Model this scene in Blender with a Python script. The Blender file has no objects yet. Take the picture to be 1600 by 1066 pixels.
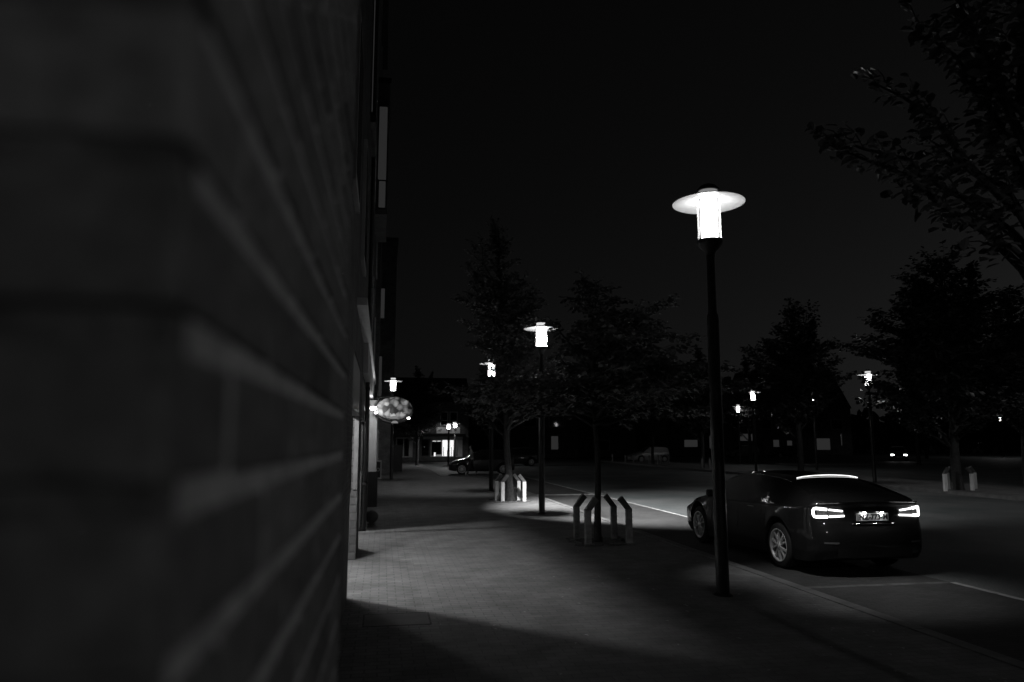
import bpy, bmesh, math, random
from mathutils import Vector, Matrix
R = math.radians
PI = math.pi
SC = bpy.context.scene
COL = SC.collection
RND = random.Random(11)

# ------------------------------------------------------------------ materials
def new_mat(name):
    m = bpy.data.materials.new(name); m.use_nodes = True
    nt = m.node_tree
    return m, nt, nt.nodes['Principled BSDF']

def mat(name, v, rough=.6, metal=0., var=0., scale=8., coat=0., bump=0., spec=.5):
    """grey principled surface, with a little procedural wear"""
    m, nt, b = new_mat(name)
    b.inputs['Base Color'].default_value = (v, v, v, 1)
    b.inputs['Roughness'].default_value = rough
    b.inputs['Metallic'].default_value = metal
    b.inputs['Coat Weight'].default_value = coat
    b.inputs['Coat Roughness'].default_value = .04
    b.inputs['Specular IOR Level'].default_value = spec
    if var or bump:
        tc = nt.nodes.new('ShaderNodeTexCoord')
        n = nt.nodes.new('ShaderNodeTexNoise')
        n.inputs['Scale'].default_value = scale; n.inputs['Detail'].default_value = 5
        nt.links.new(tc.outputs['Object'], n.inputs['Vector'])
        if var:
            r = nt.nodes.new('ShaderNodeValToRGB')
            lo, hi = v * (1 - var), min(1, v * (1 + var))
            r.color_ramp.elements[0].position = .3; r.color_ramp.elements[0].color = (lo, lo, lo, 1)
            r.color_ramp.elements[1].position = .7; r.color_ramp.elements[1].color = (hi, hi, hi, 1)
            nt.links.new(n.outputs['Fac'], r.inputs['Fac'])
            nt.links.new(r.outputs['Color'], b.inputs['Base Color'])
        if bump:
            bp = nt.nodes.new('ShaderNodeBump'); bp.inputs['Strength'].default_value = bump
            bp.inputs['Distance'].default_value = .02
            nt.links.new(n.outputs['Fac'], bp.inputs['Height'])
            nt.links.new(bp.outputs['Normal'], b.inputs['Normal'])
    return m

def emit(name, strength, v=1., see_through=False):
    m = bpy.data.materials.new(name); m.use_nodes = True
    nt = m.node_tree
    for n in list(nt.nodes):
        if n.type != 'OUTPUT_MATERIAL': nt.nodes.remove(n)
    out = [n for n in nt.nodes if n.type == 'OUTPUT_MATERIAL'][0]
    e = nt.nodes.new('ShaderNodeEmission')
    e.inputs['Color'].default_value = (v, v, v, 1); e.inputs['Strength'].default_value = strength
    if see_through:
        t = nt.nodes.new('ShaderNodeBsdfTransparent'); a = nt.nodes.new('ShaderNodeAddShader')
        nt.links.new(e.outputs[0], a.inputs[0]); nt.links.new(t.outputs[0], a.inputs[1])
        nt.links.new(a.outputs[0], out.inputs['Surface'])
    else:
        nt.links.new(e.outputs[0], out.inputs['Surface'])
    return m

def clear_glass(name, tint=.92, gloss=.08):
    m = bpy.data.materials.new(name); m.use_nodes = True
    nt = m.node_tree
    for n in list(nt.nodes):
        if n.type != 'OUTPUT_MATERIAL': nt.nodes.remove(n)
    out = [n for n in nt.nodes if n.type == 'OUTPUT_MATERIAL'][0]
    t = nt.nodes.new('ShaderNodeBsdfTransparent'); t.inputs[0].default_value = (tint, tint, tint, 1)
    g = nt.nodes.new('ShaderNodeBsdfGlossy'); g.inputs['Roughness'].default_value = .03
    mx = nt.nodes.new('ShaderNodeMixShader'); mx.inputs[0].default_value = gloss
    nt.links.new(t.outputs[0], mx.inputs[1]); nt.links.new(g.outputs[0], mx.inputs[2])
    nt.links.new(mx.outputs[0], out.inputs['Surface'])
    return m

def brick_mat(name, c1, c2, mortar, scale=1., bw=.21, bh=.063, ms=.011, rough=.85, bump=.4, axis='wall', var=.5, offset=.5, vary=2.2):
    """brick / paver pattern laid in the object's own metres"""
    m, nt, b = new_mat(name)
    tc = nt.nodes.new('ShaderNodeTexCoord')
    vec = tc.outputs['Object']
    if axis == 'wall':      # use (x+y, z)
        sp = nt.nodes.new('ShaderNodeSeparateXYZ'); nt.links.new(vec, sp.inputs[0])
        ad = nt.nodes.new('ShaderNodeMath'); ad.operation = 'ADD'
        nt.links.new(sp.outputs['X'], ad.inputs[0]); nt.links.new(sp.outputs['Y'], ad.inputs[1])
        cb = nt.nodes.new('ShaderNodeCombineXYZ')
        nt.links.new(ad.outputs[0], cb.inputs['X']); nt.links.new(sp.outputs['Z'], cb.inputs['Y'])
        vec = cb.outputs[0]
    bt = nt.nodes.new('ShaderNodeTexBrick')
    nt.links.new(vec, bt.inputs['Vector'])
    bt.offset = offset
    for k, v in (('Color1', c1), ('Color2', c2), ('Mortar', mortar)):
        bt.inputs[k].default_value = (v, v, v, 1)
    bt.inputs['Scale'].default_value = scale
    bt.inputs['Brick Width'].default_value = bw; bt.inputs['Row Height'].default_value = bh
    bt.inputs['Mortar Size'].default_value = ms; bt.inputs['Mortar Smooth'].default_value = .3
    n = nt.nodes.new('ShaderNodeTexNoise'); n.inputs['Scale'].default_value = vary; n.inputs['Detail'].default_value = 6
    n.inputs['Roughness'].default_value = .65
    nt.links.new(tc.outputs['Object'], n.inputs['Vector'])
    mr = nt.nodes.new('ShaderNodeMapRange'); mr.inputs['From Min'].default_value = .3; mr.inputs['From Max'].default_value = .7
    mr.inputs['To Min'].default_value = 1 - var; mr.inputs['To Max'].default_value = 1 + var * .6
    nt.links.new(n.outputs['Fac'], mr.inputs['Value'])
    mu = nt.nodes.new('ShaderNodeMix'); mu.data_type = 'RGBA'; mu.blend_type = 'MULTIPLY'; mu.inputs[0].default_value = 1
    nt.links.new(bt.outputs['Color'], mu.inputs[6]); nt.links.new(mr.outputs[0], mu.inputs[7])
    nt.links.new(mu.outputs[2], b.inputs['Base Color'])
    b.inputs['Roughness'].default_value = rough
    n2 = nt.nodes.new('ShaderNodeTexNoise'); n2.inputs['Scale'].default_value = 60; n2.inputs['Detail'].default_value = 3
    nt.links.new(tc.outputs['Object'], n2.inputs['Vector'])
    ma = nt.nodes.new('ShaderNodeMath'); ma.operation = 'MULTIPLY_ADD'; ma.inputs[1].default_value = .35
    nt.links.new(n2.outputs['Fac'], ma.inputs[0])
    iv = nt.nodes.new('ShaderNodeMath'); iv.operation = 'SUBTRACT'; iv.inputs[0].default_value = 1
    nt.links.new(bt.outputs['Fac'], iv.inputs[1]); nt.links.new(iv.outputs[0], ma.inputs[2])
    bp = nt.nodes.new('ShaderNodeBump'); bp.inputs['Strength'].default_value = bump; bp.inputs['Distance'].default_value = .008
    nt.links.new(ma.outputs[0], bp.inputs['Height']); nt.links.new(bp.outputs['Normal'], b.inputs['Normal'])
    return m

M = {}
M['asphalt'] = None
def asphalt_mat():
    m, nt, b = new_mat('asphalt')
    tc = nt.nodes.new('ShaderNodeTexCoord')
    n = nt.nodes.new('ShaderNodeTexNoise'); n.inputs['Scale'].default_value = 55; n.inputs['Detail'].default_value = 4
    n2 = nt.nodes.new('ShaderNodeTexNoise'); n2.inputs['Scale'].default_value = .45; n2.inputs['Detail'].default_value = 6
    for q in (n, n2): nt.links.new(tc.outputs['Object'], q.inputs['Vector'])
    ad = nt.nodes.new('ShaderNodeMath'); ad.operation = 'MULTIPLY'
    nt.links.new(n.outputs['Fac'], ad.inputs[0]); nt.links.new(n2.outputs['Fac'], ad.inputs[1])
    r = nt.nodes.new('ShaderNodeValToRGB')
    r.color_ramp.elements[0].position = .14; r.color_ramp.elements[0].color = (.045, .055, .055, 1)
    r.color_ramp.elements[1].position = .42; r.color_ramp.elements[1].color = (.16, .16, .16, 1)
    nt.links.new(ad.outputs[0], r.inputs['Fac']); nt.links.new(r.outputs['Color'], b.inputs['Base Color'])
    b.inputs['Roughness'].default_value = .75
    bp = nt.nodes.new('ShaderNodeBump'); bp.inputs['Strength'].default_value = .5; bp.inputs['Distance'].default_value = .006
    nt.links.new(n.outputs['Fac'], bp.inputs['Height']); nt.links.new(bp.outputs['Normal'], b.inputs['Normal'])
    return m
M['asphalt'] = asphalt_mat()
M['pavers'] = brick_mat('grey_pavers', .15, .185, .11, bw=.21, bh=.105, ms=.006, axis='floor', var=.38, vary=1.9, bump=.7)
M['strip'] = brick_mat('pale_pavers', .14, .18, .10, bw=.21, bh=.105, ms=.008, axis='floor', var=.45, vary=1.9, bump=.9)
M['kerb'] = mat('kerb_concrete', .14, .8, var=.3, scale=3, bump=.2)
M['paint'] = mat('worn_road_paint', .34, .7, var=.5, scale=7)
M['soil'] = mat('soil', .07, .95, var=.5, scale=14, bump=.8)
M['verge'] = mat('verge_slabs', .14, .9, var=.35, scale=1.5, bump=.2)
M['far_brick'] = brick_mat('dark_brick', .10, .15, .16)
M['facade'] = brick_mat('facade_brick', .09, .13, .16)
M['pier'] = brick_mat('pier_brick', .07, .10, .05, bw=.24, bh=.125, ms=.014)
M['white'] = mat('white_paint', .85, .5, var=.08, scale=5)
M['offwhite'] = mat('offwhite_panel', .55, .6, var=.1, scale=4)
M['dark'] = mat('dark_paint', .03, .5, var=.2, scale=6)
M['greytrim'] = mat('grey_trim', .12, .6, var=.2, scale=9)
M['black'] = mat('black_plastic', .015, .55)
M['rubber'] = mat('rubber', .02, .85)
M['pole'] = mat('dark_pole_paint', .035, .38, var=.25, scale=20, coat=.2)
M['cap'] = mat('lamp_housing', .05, .45, var=.2, scale=20)
M['shade'] = mat('white_enamel', .8, .35)
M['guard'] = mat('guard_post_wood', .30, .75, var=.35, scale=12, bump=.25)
M['guardcap'] = mat('guard_post_dark_top', .10, .6, var=.3, scale=12)
M['bark'] = mat('bark', .045, .95, var=.45, scale=16, bump=.9)
M['roof'] = mat('roof_tiles', .05, .8, var=.3, scale=3)
M['tube'] = emit('lamp_tube', 8., see_through=True)
M['ring'] = emit('lamp_ring', .75)
M['ringdim'] = emit('lamp_ring_dim', .22)
M['glass'] = clear_glass('lantern_glass', .9, .1)
def milky(m, amount):
    nt = m.node_tree
    mx = [n for n in nt.nodes if n.type == 'MIX_SHADER'][0]; out = [n for n in nt.nodes if n.type == 'OUTPUT_MATERIAL'][0]
    tl = nt.nodes.new('ShaderNodeBsdfTranslucent'); tl.inputs[0].default_value = (.8, .8, .8, 1)
    m2 = nt.nodes.new('ShaderNodeMixShader'); m2.inputs[0].default_value = amount
    nt.links.new(mx.outputs[0], m2.inputs[1]); nt.links.new(tl.outputs[0], m2.inputs[2]); nt.links.new(m2.outputs[0], out.inputs['Surface'])
milky(M['glass'], .12)
M['darkglass'] = mat('dark_glass', .012, .04, spec=.6)
M['bulb'] = emit('lit_bulb', 14.)
M['downlight'] = emit('downlight', 3.)
M['curtain_panel'] = emit('curtain_and_panel_glow', .022)  # lit curtains, also the glow painted on the pale bay panels
M['curtain_panel_dim'] = emit('dim_curtain_and_panel_glow', .02)
M['shoplit'] = emit('lit_shop_interior', 1.1)
M['shopmid'] = emit('lit_shop_shelf', .16)
M['paintcar'] = mat('black_car_paint', .013, .42, coat=1., spec=.2)
M['darkcar'] = mat('dark_car_paint', .02, .3, coat=1.)
M['palecar'] = mat('silver_car_paint', .45, .35, metal=.3, coat=1.)
M['alloy'] = mat('alloy', .75, .35, metal=.35)
M['chrome'] = mat('chrome', .85, .08, metal=1.)
M['tail'] = emit('tail_light', 5.)
M['lens'] = mat('lamp_lens', .13, .12, coat=1.)
M['brake'] = emit('brake_strip', 2.)
M['head'] = emit('headlight', 9.)
M['headoff'] = mat('headlamp_glass', .6, .15, metal=.4)
M['plate'] = mat('plate_white', .72, .5)
M['ink'] = mat('plate_ink', .01, .6)
M['skin'] = mat('skin', .35, .6)
M['hair'] = mat('hair', .03, .7)
M['shirt'] = mat('grey_jacket', .34, .85, var=.2, scale=8)
M['trouser'] = mat('dark_trousers', .03, .9)
M['shoe'] = mat('white_shoes', .6, .6)

def leaf_mat(name, v):
    m, nt, b = new_mat(name)
    b.inputs['Roughness'].default_value = .45
    oi = nt.nodes.new('ShaderNodeAttribute'); oi.attribute_name = 'tone'
    mu = nt.nodes.new('ShaderNodeMath'); mu.operation = 'MULTIPLY'; mu.inputs[1].default_value = v
    nt.links.new(oi.outputs['Fac'], mu.inputs[0])
    nt.links.new(mu.outputs[0], b.inputs['Base Color'])
    return m
M['leaf'] = leaf_mat('leaf', .115)
M['conifer'] = leaf_mat('dark_leaf', .05)

# ------------------------------------------------------------------ object helpers
def tag(o, label=None, cat=None, group=None, kind=None):
    if label: o['label'] = label
    if cat: o['category'] = cat
    if group: o['group'] = group
    if kind: o['kind'] = kind
    return o

def thing(name, label, cat, loc=(0, 0, 0), rz=0., group=None):
    o = bpy.data.objects.new(name, None); COL.objects.link(o)
    o.location = loc; o.rotation_euler = (0, 0, rz); o.empty_display_size = .2
    return tag(o, label, cat, group)

def copy_tree(o, parent=None):
    c = o.copy(); COL.objects.link(c)
    if parent is not None: c.parent = parent
    for ch in list(o.children): copy_tree(ch, c)
    return c

class MB:
    """collects faces for ONE mesh"""
    def __init__(self): self.v = []; self.f = []; self.sm = []; self.mi = []; self.cur = 0
    def add(self, vs, fs, smooth=False):
        o = len(self.v); self.v += [tuple(p) for p in vs]
        for f in fs:
            self.f.append(tuple(i + o for i in f)); self.sm.append(smooth); self.mi.append(self.cur)
        return self
    def box(self, x0, x1, y0, y1, z0, z1, bev=0., mtx=None):
        if bev:
            bm = bmesh.new(); bmesh.ops.create_cube(bm, size=1)
            for v in bm.verts:
                v.co = Vector(((x0 + x1) / 2 + v.co.x * (x1 - x0), (y0 + y1) / 2 + v.co.y * (y1 - y0), (z0 + z1) / 2 + v.co.z * (z1 - z0)))
            bmesh.ops.bevel(bm, geom=list(bm.edges), offset=bev, segments=2, affect='EDGES', profile=.5)
            bm.verts.ensure_lookup_table(); bm.verts.index_update()
            vs = [v.co.copy() for v in bm.verts]; fs = [tuple(v.index for v in f.verts) for f in bm.faces]
            bm.free()
        else:
            vs = [Vector(p) for p in ((x0, y0, z0), (x1, y0, z0), (x1, y1, z0), (x0, y1, z0), (x0, y0, z1), (x1, y0, z1), (x1, y1, z1), (x0, y1, z1))]
            fs = [(0, 3, 2, 1), (4, 5, 6, 7), (0, 1, 5, 4), (1, 2, 6, 5), (2, 3, 7, 6), (3, 0, 4, 7)]
        if mtx is not None: vs = [mtx @ v for v in vs]
        return self.add(vs, fs)
    def tube(self, pts, rad, n=8, caps=True):
        pts = [Vector(p) for p in pts]
        rad = [rad] * len(pts) if isinstance(rad, (int, float)) else list(rad)
        rings = []; up = None
        for i, p in enumerate(pts):
            d = (pts[min(i + 1, len(pts) - 1)] - pts[max(i - 1, 0)]).normalized()
            if up is None:
                up = Vector((1, 0, 0)) if abs(d.x) < .9 else Vector((0, 1, 0))
            a = (up - d * up.dot(d)).normalized(); b = d.cross(a); up = a
            rings.append([p + (a * math.cos(2 * PI * k / n) + b * math.sin(2 * PI * k / n)) * rad[i] for k in range(n)])
        vs = [q for r in rings for q in r]; fs = []
        for i in range(len(pts) - 1):
            for k in range(n):
                k2 = (k + 1) % n
                fs.append((i * n + k, i * n + k2, (i + 1) * n + k2, (i + 1) * n + k))
        if caps:
            fs.append(tuple(range(n))[::-1]); fs.append(tuple((len(pts) - 1) * n + k for k in range(n)))
        return self.add(vs, fs, True)
    def lathe(self, prof, n=24, c=(0, 0, 0), axis='z', closed=False):
        """prof: (r, h) pairs turned about the axis"""
        vs = []; fs = []
        for r, h in prof:
            for k in range(n):
                a = 2 * PI * k / n
                p = (r * math.cos(a), r * math.sin(a), h)
                if axis == 'x': p = (h, p[0], p[1])
                if axis == 'y': p = (p[0], h, p[1])
                vs.append((p[0] + c[0], p[1] + c[1], p[2] + c[2]))
        m = len(prof)
        for i in range(m if closed else m - 1):
            j = (i + 1) % m
            for k in range(n):
                k2 = (k + 1) % n
                fs.append((i * n + k, i * n + k2, j * n + k2, j * n + k))
        return self.add(vs, fs, True)
    def build(self, name, m, parent=None, sharp=None):
        me = bpy.data.meshes.new(name)
        me.from_pydata(self.v, [], self.f)
        me.polygons.foreach_set('use_smooth', self.sm)
        for x in (m if isinstance(m, (list, tuple)) else [m]): me.materials.append(x)
        me.polygons.foreach_set('material_index', self.mi)
        if sharp: me.set_sharp_from_angle(angle=R(sharp))
        me.update()
        o = bpy.data.objects.new(name, me); COL.objects.link(o)
        if parent is not None: o.parent = parent
        return o

def boxobj(name, m, x0, x1, y0, y1, z0, z1, parent=None, bev=0.):
    return MB().box(x0, x1, y0, y1, z0, z1, bev).build(name, m, parent)

def structure(o): o['kind'] = 'structure'; return o

def light(name, kind, loc, power, radius=.05, parent=None, rot=None, size=None, blend=.2):
    l = bpy.data.lights.new(name, kind); l.energy = power; l.shadow_soft_size = radius
    if kind == 'SPOT': l.spot_size = R(size); l.spot_blend = blend
    o = bpy.data.objects.new(name, l); COL.objects.link(o); o.location = loc
    if rot is not None: o.rotation_euler = rot
    if parent is not None: o.parent = parent
    return o

# ------------------------------------------------------------------ camera (a 26 mm lens held at 1.9 m beside the wall)
cam = bpy.data.cameras.new('camera'); cam.sensor_width = 36; cam.lens = 36 * 1150 / 1600
cam.clip_start = .01; cam.clip_end = 1500
cam.dof.use_dof = True; cam.dof.focus_distance = 11.; cam.dof.aperture_fstop = 2.5
co = bpy.data.objects.new('camera', cam); COL.objects.link(co)
co.location = (0, 0, 1.9); co.rotation_euler = (R(90 + 7.774), 0, R(-9.92))
SC.camera = co

# ------------------------------------------------------------------ night sky
w = bpy.data.worlds.new('World'); SC.world = w; w.use_nodes = True
nt = w.node_tree; bg = nt.nodes['Background']
sky = nt.nodes.new('ShaderNodeTexSky'); sky.sky_type = 'NISHITA'; sky.sun_disc = False
sky.sun_elevation = R(1.5); sky.sun_rotation = R(60)
bw = nt.nodes.new('ShaderNodeRGBToBW')
nt.links.new(sky.outputs[0], bw.inputs[0]); nt.links.new(bw.outputs[0], bg.inputs['Color'])
bg.inputs['Strength'].default_value = .0027

SC.view_settings.view_transform = 'Standard'; SC.view_settings.look = 'None'
SC.view_settings.exposure = 0; SC.view_settings.gamma = 1
SC.cycles.use_denoising = True
SC.cycles.max_bounces = 6; SC.cycles.diffuse_bounces = 3; SC.cycles.glossy_bounces = 3
SC.cycles.transparent_max_bounces = 12
SC.cycles.sample_clamp_indirect = 3; SC.cycles.caustics_reflective = False; SC.cycles.caustics_refractive = False

# ------------------------------------------------------------------ ground
ROADZ = -.06
structure(MB().add([(-400, -300, ROADZ), (500, -300, ROADZ), (500, 600, ROADZ), (-400, 600, ROADZ)], [(0, 1, 2, 3)]).build('road', M['asphalt']))
structure(boxobj('pavement', M['pavers'], .5, 5.36, -14, 41, -.3, 0))
structure(boxobj('pavement', M['pavers'], .5, 3.2, 41, 71.6, -.3, 0))
structure(boxobj('pavement', M['strip'], -3.2, .5, -14, 71.6, -.3, .0))
k = MB()
y = -14.
while y < 41:                       # kerb stones a metre long
    k.box(5.36, 5.52, y, y + .992, -.3, .012, .006); y += 1.
k.box(3.2, 5.52, 41.0, 41.15, -.3, .012)
k.box(3.2, 3.35, 41.15, 71.6, -.3, .012)
structure(k.build('kerb', M['kerb']))
structure(MB().add([(5.522, -14, ROADZ + .002), (7.9, -14, ROADZ + .002), (7.9, 40.9, ROADZ + .002), (5.522, 40.9, ROADZ + .002)], [(0, 1, 2, 3)]).build('parking_bay', brick_mat('dark_clinkers', .035, .05, .025, bw=.21, bh=.07, ms=.006, axis='floor', var=.4, vary=1.2, bump=.6)))
lm = MB()
def line(x0, x1, y0, y1): lm.add([(x0, y0, ROADZ + .006), (x1, y0, ROADZ + .006), (x1, y1, ROADZ + .006), (x0, y1, ROADZ + .006)], [(0, 1, 2, 3)])
line(7.87, 7.97, -12, 9.45); line(7.87, 7.97, 14.9, 26.75); line(7.82, 7.92, 27.35, 43)
line(5.55, 7.97, 26.8, 27.3)
structure(lm.build('road_markings', M['paint']))
lm = MB(); line(5.55, 7.86, 9.40, 9.52)
structure(lm.build('road_markings', mat('faded_road_paint', .095, .8, var=.5, scale=6)))
# island with its kerb across the road
structure(boxobj('far_pavement', M['verge'], 21.15, 25.5, 2, 72, -.3, .06))
structure(boxobj('kerb', M['kerb'], 21.0, 21.15, 2, 72, -.3, .07))
structure(boxobj('far_pavement', M['kerb'], 33.5, 40.5, 55.6, 59.5, -.3, .06))

# inspection cover in the pavement
ic = thing('inspection_cover', 'dark rectangular steel inspection cover set flush in the shaded pavement', 'utility cover', (.2, 8.35, .001))
f = MB()
for b in ((-.36, .36, -.28, -.262), (-.36, .36, .262, .28), (-.36, -.342, -.262, .262), (.342, .36, -.262, .262)): f.box(b[0], b[1], b[2], b[3], 0, .004)
f.build('frame', M['soil'], ic)
f = MB(); f.box(-.34, .34, -.26, .26, 0, .003); f.build('plate', M['verge'], ic)

# scraps of leaf on the pavement
lf = MB()
for i in range(150):
    x = RND.uniform(.6, 5.2); yy = RND.uniform(4.5, 12) if i < 90 else RND.uniform(12, 26)
    if i < 40: x = RND.gauss(4.5, .5); yy = RND.uniform(5, 9)
    a = RND.uniform(0, 6.28); l = RND.uniform(.015, .035); c, s = math.cos(a), math.sin(a)
    q = [(l, 0, .004), (0, l * .45, .011), (-l, 0, .005), (0, -l * .45, .010)]
    lf.add([(x + c * p[0] - s * p[1], yy + s * p[0] + c * p[1], p[2]) for p in q], [(0, 1, 2, 3)])
o = lf.build('leaf_litter', mat('dry_leaf', .35, .8)); o['kind'] = 'stuff'
tag(o, 'small dry leaves scattered over the pavement', 'leaves')

# ------------------------------------------------------------------ the brick corner beside the lens
def near_wall():
    X0, Y0, Y1 = -.074, .279, 1.255
    t = thing('brick_wall', 'out of focus brick wall corner close to the lens, pale joints running away', 'wall', (X0, Y0, 0), R(-.82))
    P = .064; H = 4.2
    core = MB(); core.box(-.8, -.003, .03, Y1 - Y0 - .004, 0, H)
    core.build('mortar', mat('mortar', .44, .95, var=.3, scale=30, bump=.6), t)
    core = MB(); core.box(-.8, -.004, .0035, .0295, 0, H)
    core.build('mortar', mat('shade_dark_mortar', .10, .95, var=.4, scale=30, bump=.6), t)  # front mortar coloured dark to stand in for shade in the joints
    vs = MB(); tones = []
    def brick(x0, x1, y0, y1, z0, z1):
        n0 = len(vs.f)
        j = lambda s: RND.uniform(-s, s)
        vs.box(x0, x1 + j(.0012), y0 + j(.0015), y1, z0 + j(.001), z1 + j(.001), .004)
        tones.extend([min(1.25, max(.55, RND.gauss(1., .16)))] * (len(vs.f) - n0))
    z = 2.006 - 31 * P + .006; row = 0
    while z < H - .06:
        z1 = z + P - .0125
        # corner brick alternates header and stretcher
        L = .1 if row % 2 else .21
        Wd = .21 if row % 2 else .1
        brick(-Wd, 0, 0, L, z, z1)
        yy = L + .012
        while yy < Y1 - Y0 - .02:
            ye = min(yy + .21, Y1 - Y0)
            brick(-.1, 0, yy, ye, z, z1); yy = ye + .012
        xx = -Wd - .012
        while xx > -.78:
            xe = max(xx - .21, -.8)
            brick(xe, xx, 0, .1, z, z1); xx = xe - .012
        z += P; row += 1
    m, nt, b = new_mat('wall_brick')
    at = nt.nodes.new('ShaderNodeAttribute'); at.attribute_name = 'tone'
    tc = nt.nodes.new('ShaderNodeTexCoord')
    n = nt.nodes.new('ShaderNodeTexNoise'); n.inputs['Scale'].default_value = 42; n.inputs['Detail'].default_value = 6
    nt.links.new(tc.outputs['Object'], n.inputs['Vector'])
    mr = nt.nodes.new('ShaderNodeMapRange'); mr.inputs['From Min'].default_value = .25; mr.inputs['From Max'].default_value = .75
    mr.inputs['To Min'].default_value = .075; mr.inputs['To Max'].default_value = .22
    nt.links.new(n.outputs['Fac'], mr.inputs['Value'])
    mu = nt.nodes.new('ShaderNodeMath'); mu.operation = 'MULTIPLY'
    nt.links.new(mr.outputs[0], mu.inputs[0]); nt.links.new(at.outputs['Fac'], mu.inputs[1])
    nt.links.new(mu.outputs[0], b.inputs['Base Color']); b.inputs['Roughness'].default_value = .9
    bp = nt.nodes.new('ShaderNodeBump'); bp.inputs['Strength'].default_value = .6; bp.inputs['Distance'].default_value = .004
    nt.links.new(n.outputs['Fac'], bp.inputs['Height']); nt.links.new(bp.outputs['Normal'], b.inputs['Normal'])
    o = vs.build('brickwork', m, t)
    a = o.data.attributes.new('tone', 'FLOAT', 'FACE'); a.data.foreach_set('value', tones)
near_wall()

# ------------------------------------------------------------------ shop building along the left
def shop_building():
    t = thing('shop_building', 'tall dark shop building seen edge on along the pavement, with a lit porch', 'building', (-3, 16, 0))
    def part(name, m, x0, x1, y0, y1, z0, z1, par=None, bev=0.):
        o = boxobj(name, m, x0 + 3, x1 + 3, y0 - 16, y1 - 16, z0, z1, par or t, bev); return o
    F = -.38
    wl = MB()
    def seg(x0, x1, y0, y1, z0, z1): wl.box(x0 + 3, x1 + 3, y0 - 16, y1 - 16, z0, z1)
    seg(-6, F, 1.67, 9.55, 0, 3.1)
    seg(-6, F, 16.47, 30, 0, 3.1)
    seg(-6, -2.6, 9.55, 16.47, 0, 3.1)
    seg(-6, F, 1.67, 30, 3.1, 21)
    wl.build('wall', M['facade'], t)
    part('pier', M['pier'], -1.05, F, 12.54, 13.86, 0, 3.1)
    part('porch_ceiling', M['white'], -2.6, F - .05, 9.56, 12.53, 3.06, 3.098)
    part('porch_ceiling', M['white'], -2.6, F - .05, 13.87, 16.46, 3.06, 3.098)
    part('lintel', M['dark'], F - .14, F - .004, 9.555, 12.535, 2.32, 3.05)
    part('lintel', M['dark'], F - .14, F - .004, 13.865, 16.465, 2.32, 3.05)
    part('notice_board', M['dark'], -.95, -.50, 12.50, 12.538, 1.09, 2.9)
    part('board_edge', M['greytrim'], -.545, -.52, 12.488, 12.5, 1.15, 2.9)
    part('corner_trim', M['greytrim'], -.455, F - .005, 12.515, 12.538, 1.12, 3.05)
    part('door_post', M['greytrim'], -.56, -.42, 16.40, 16.468, .06, 1.25)
    part('door_post', M['dark'], -.52, -.41, 16.42, 16.468, 1.35, 2.9)
    dp = MB(); dp.tube([(3 - .33, .1, .05), (3 - .33, .1, 20.5)], .045, 10)
    for zz in (1, 3, 5.2, 8, 11): dp.lathe([(.052, zz), (.052, zz + .05)], 10, (3 - .33, .1, 0))
    dp.build('downpipe', M['pole'], t)
    # fascia board and awning box over the shops
    part('fascia', M['offwhite'], F, -.29, 13.9, 24.2, 3.16, 3.72)
    part('cornice', M['white'], F, -.24, 10.0, 24.3, 3.73, 3.83)
    part('awning_box', M['dark'], F, -.19, 24.6, 28.5, 2.95, 3.5, bev=.02)
    # white pilasters by the second door
    for (y0, x1, z0) in ((22.4, -.16, 1.02), (26.2, -.17, .55)):
        p = part('pilaster', M['white'], F, x1, y0, y0 + .42, z0, 3.12)
        part('plinth', M['dark'], F, x1 + .05, y0 - .06, y0 + .48, 0, z0 - .003)
    part('door', M['dark'], F, -.33, 23, 24.2, .1, 2.5)
    # upper bays and shutters
    for (y0, y1, x1, z0, z1) in ((22.5, 25.8, -.02, 8.9, 13.2), (14.2, 16.2, -.27, 8.2, 11.6)):
        b = part('bay', M['facade'], F, x1, y0, y1, z0, z1)
        part('bay_roof', M['dark'], F, x1 + .05, y0 - .05, y1 + .05, z1 + .002, z1 + .18)
    for (x0, x1, y, z0, z1, m) in ((-.50, -.32, 14.16, 8.4, 10.8, 'curtain_panel_dim'), (-.30, -.06, 22.46, 9.1, 9.95, 'curtain_panel'), (-.34, -.05, 22.465, 10.0, 12.4, 'curtain_panel_dim'),):  # pane glow stands in for lamp light on the pale bay panels
        f_ = part('bay_panel', M['dark'], max(x0, F), x1, y, y + .035, z0 - .05, z1 + .05)
        part('pane', M[m], max(x0, F) + .02, x1 - .02, y - .008, y - .002, z0, z1, f_)
    for yy in (4, 7.5, 11, 18, 20.6, 27.6):
        for zz in (4.6, 8.2, 11.8, 15.4):
            if yy in (11, 20.6) and zz in (8.2, 11.8): continue
            f_ = part('window', M['offwhite'], F, F + .05, yy, yy + 1.2, zz, zz + 1.9)
            part('pane', M['darkglass'], F + .05, F + .055, yy + .1, yy + 1.1, zz + .1, zz + 1.8, f_)
    part('gutter', M['dark'], F, -.14, 1.7, 30, 17.6, 17.85)
    return t
shop_building()

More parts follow.
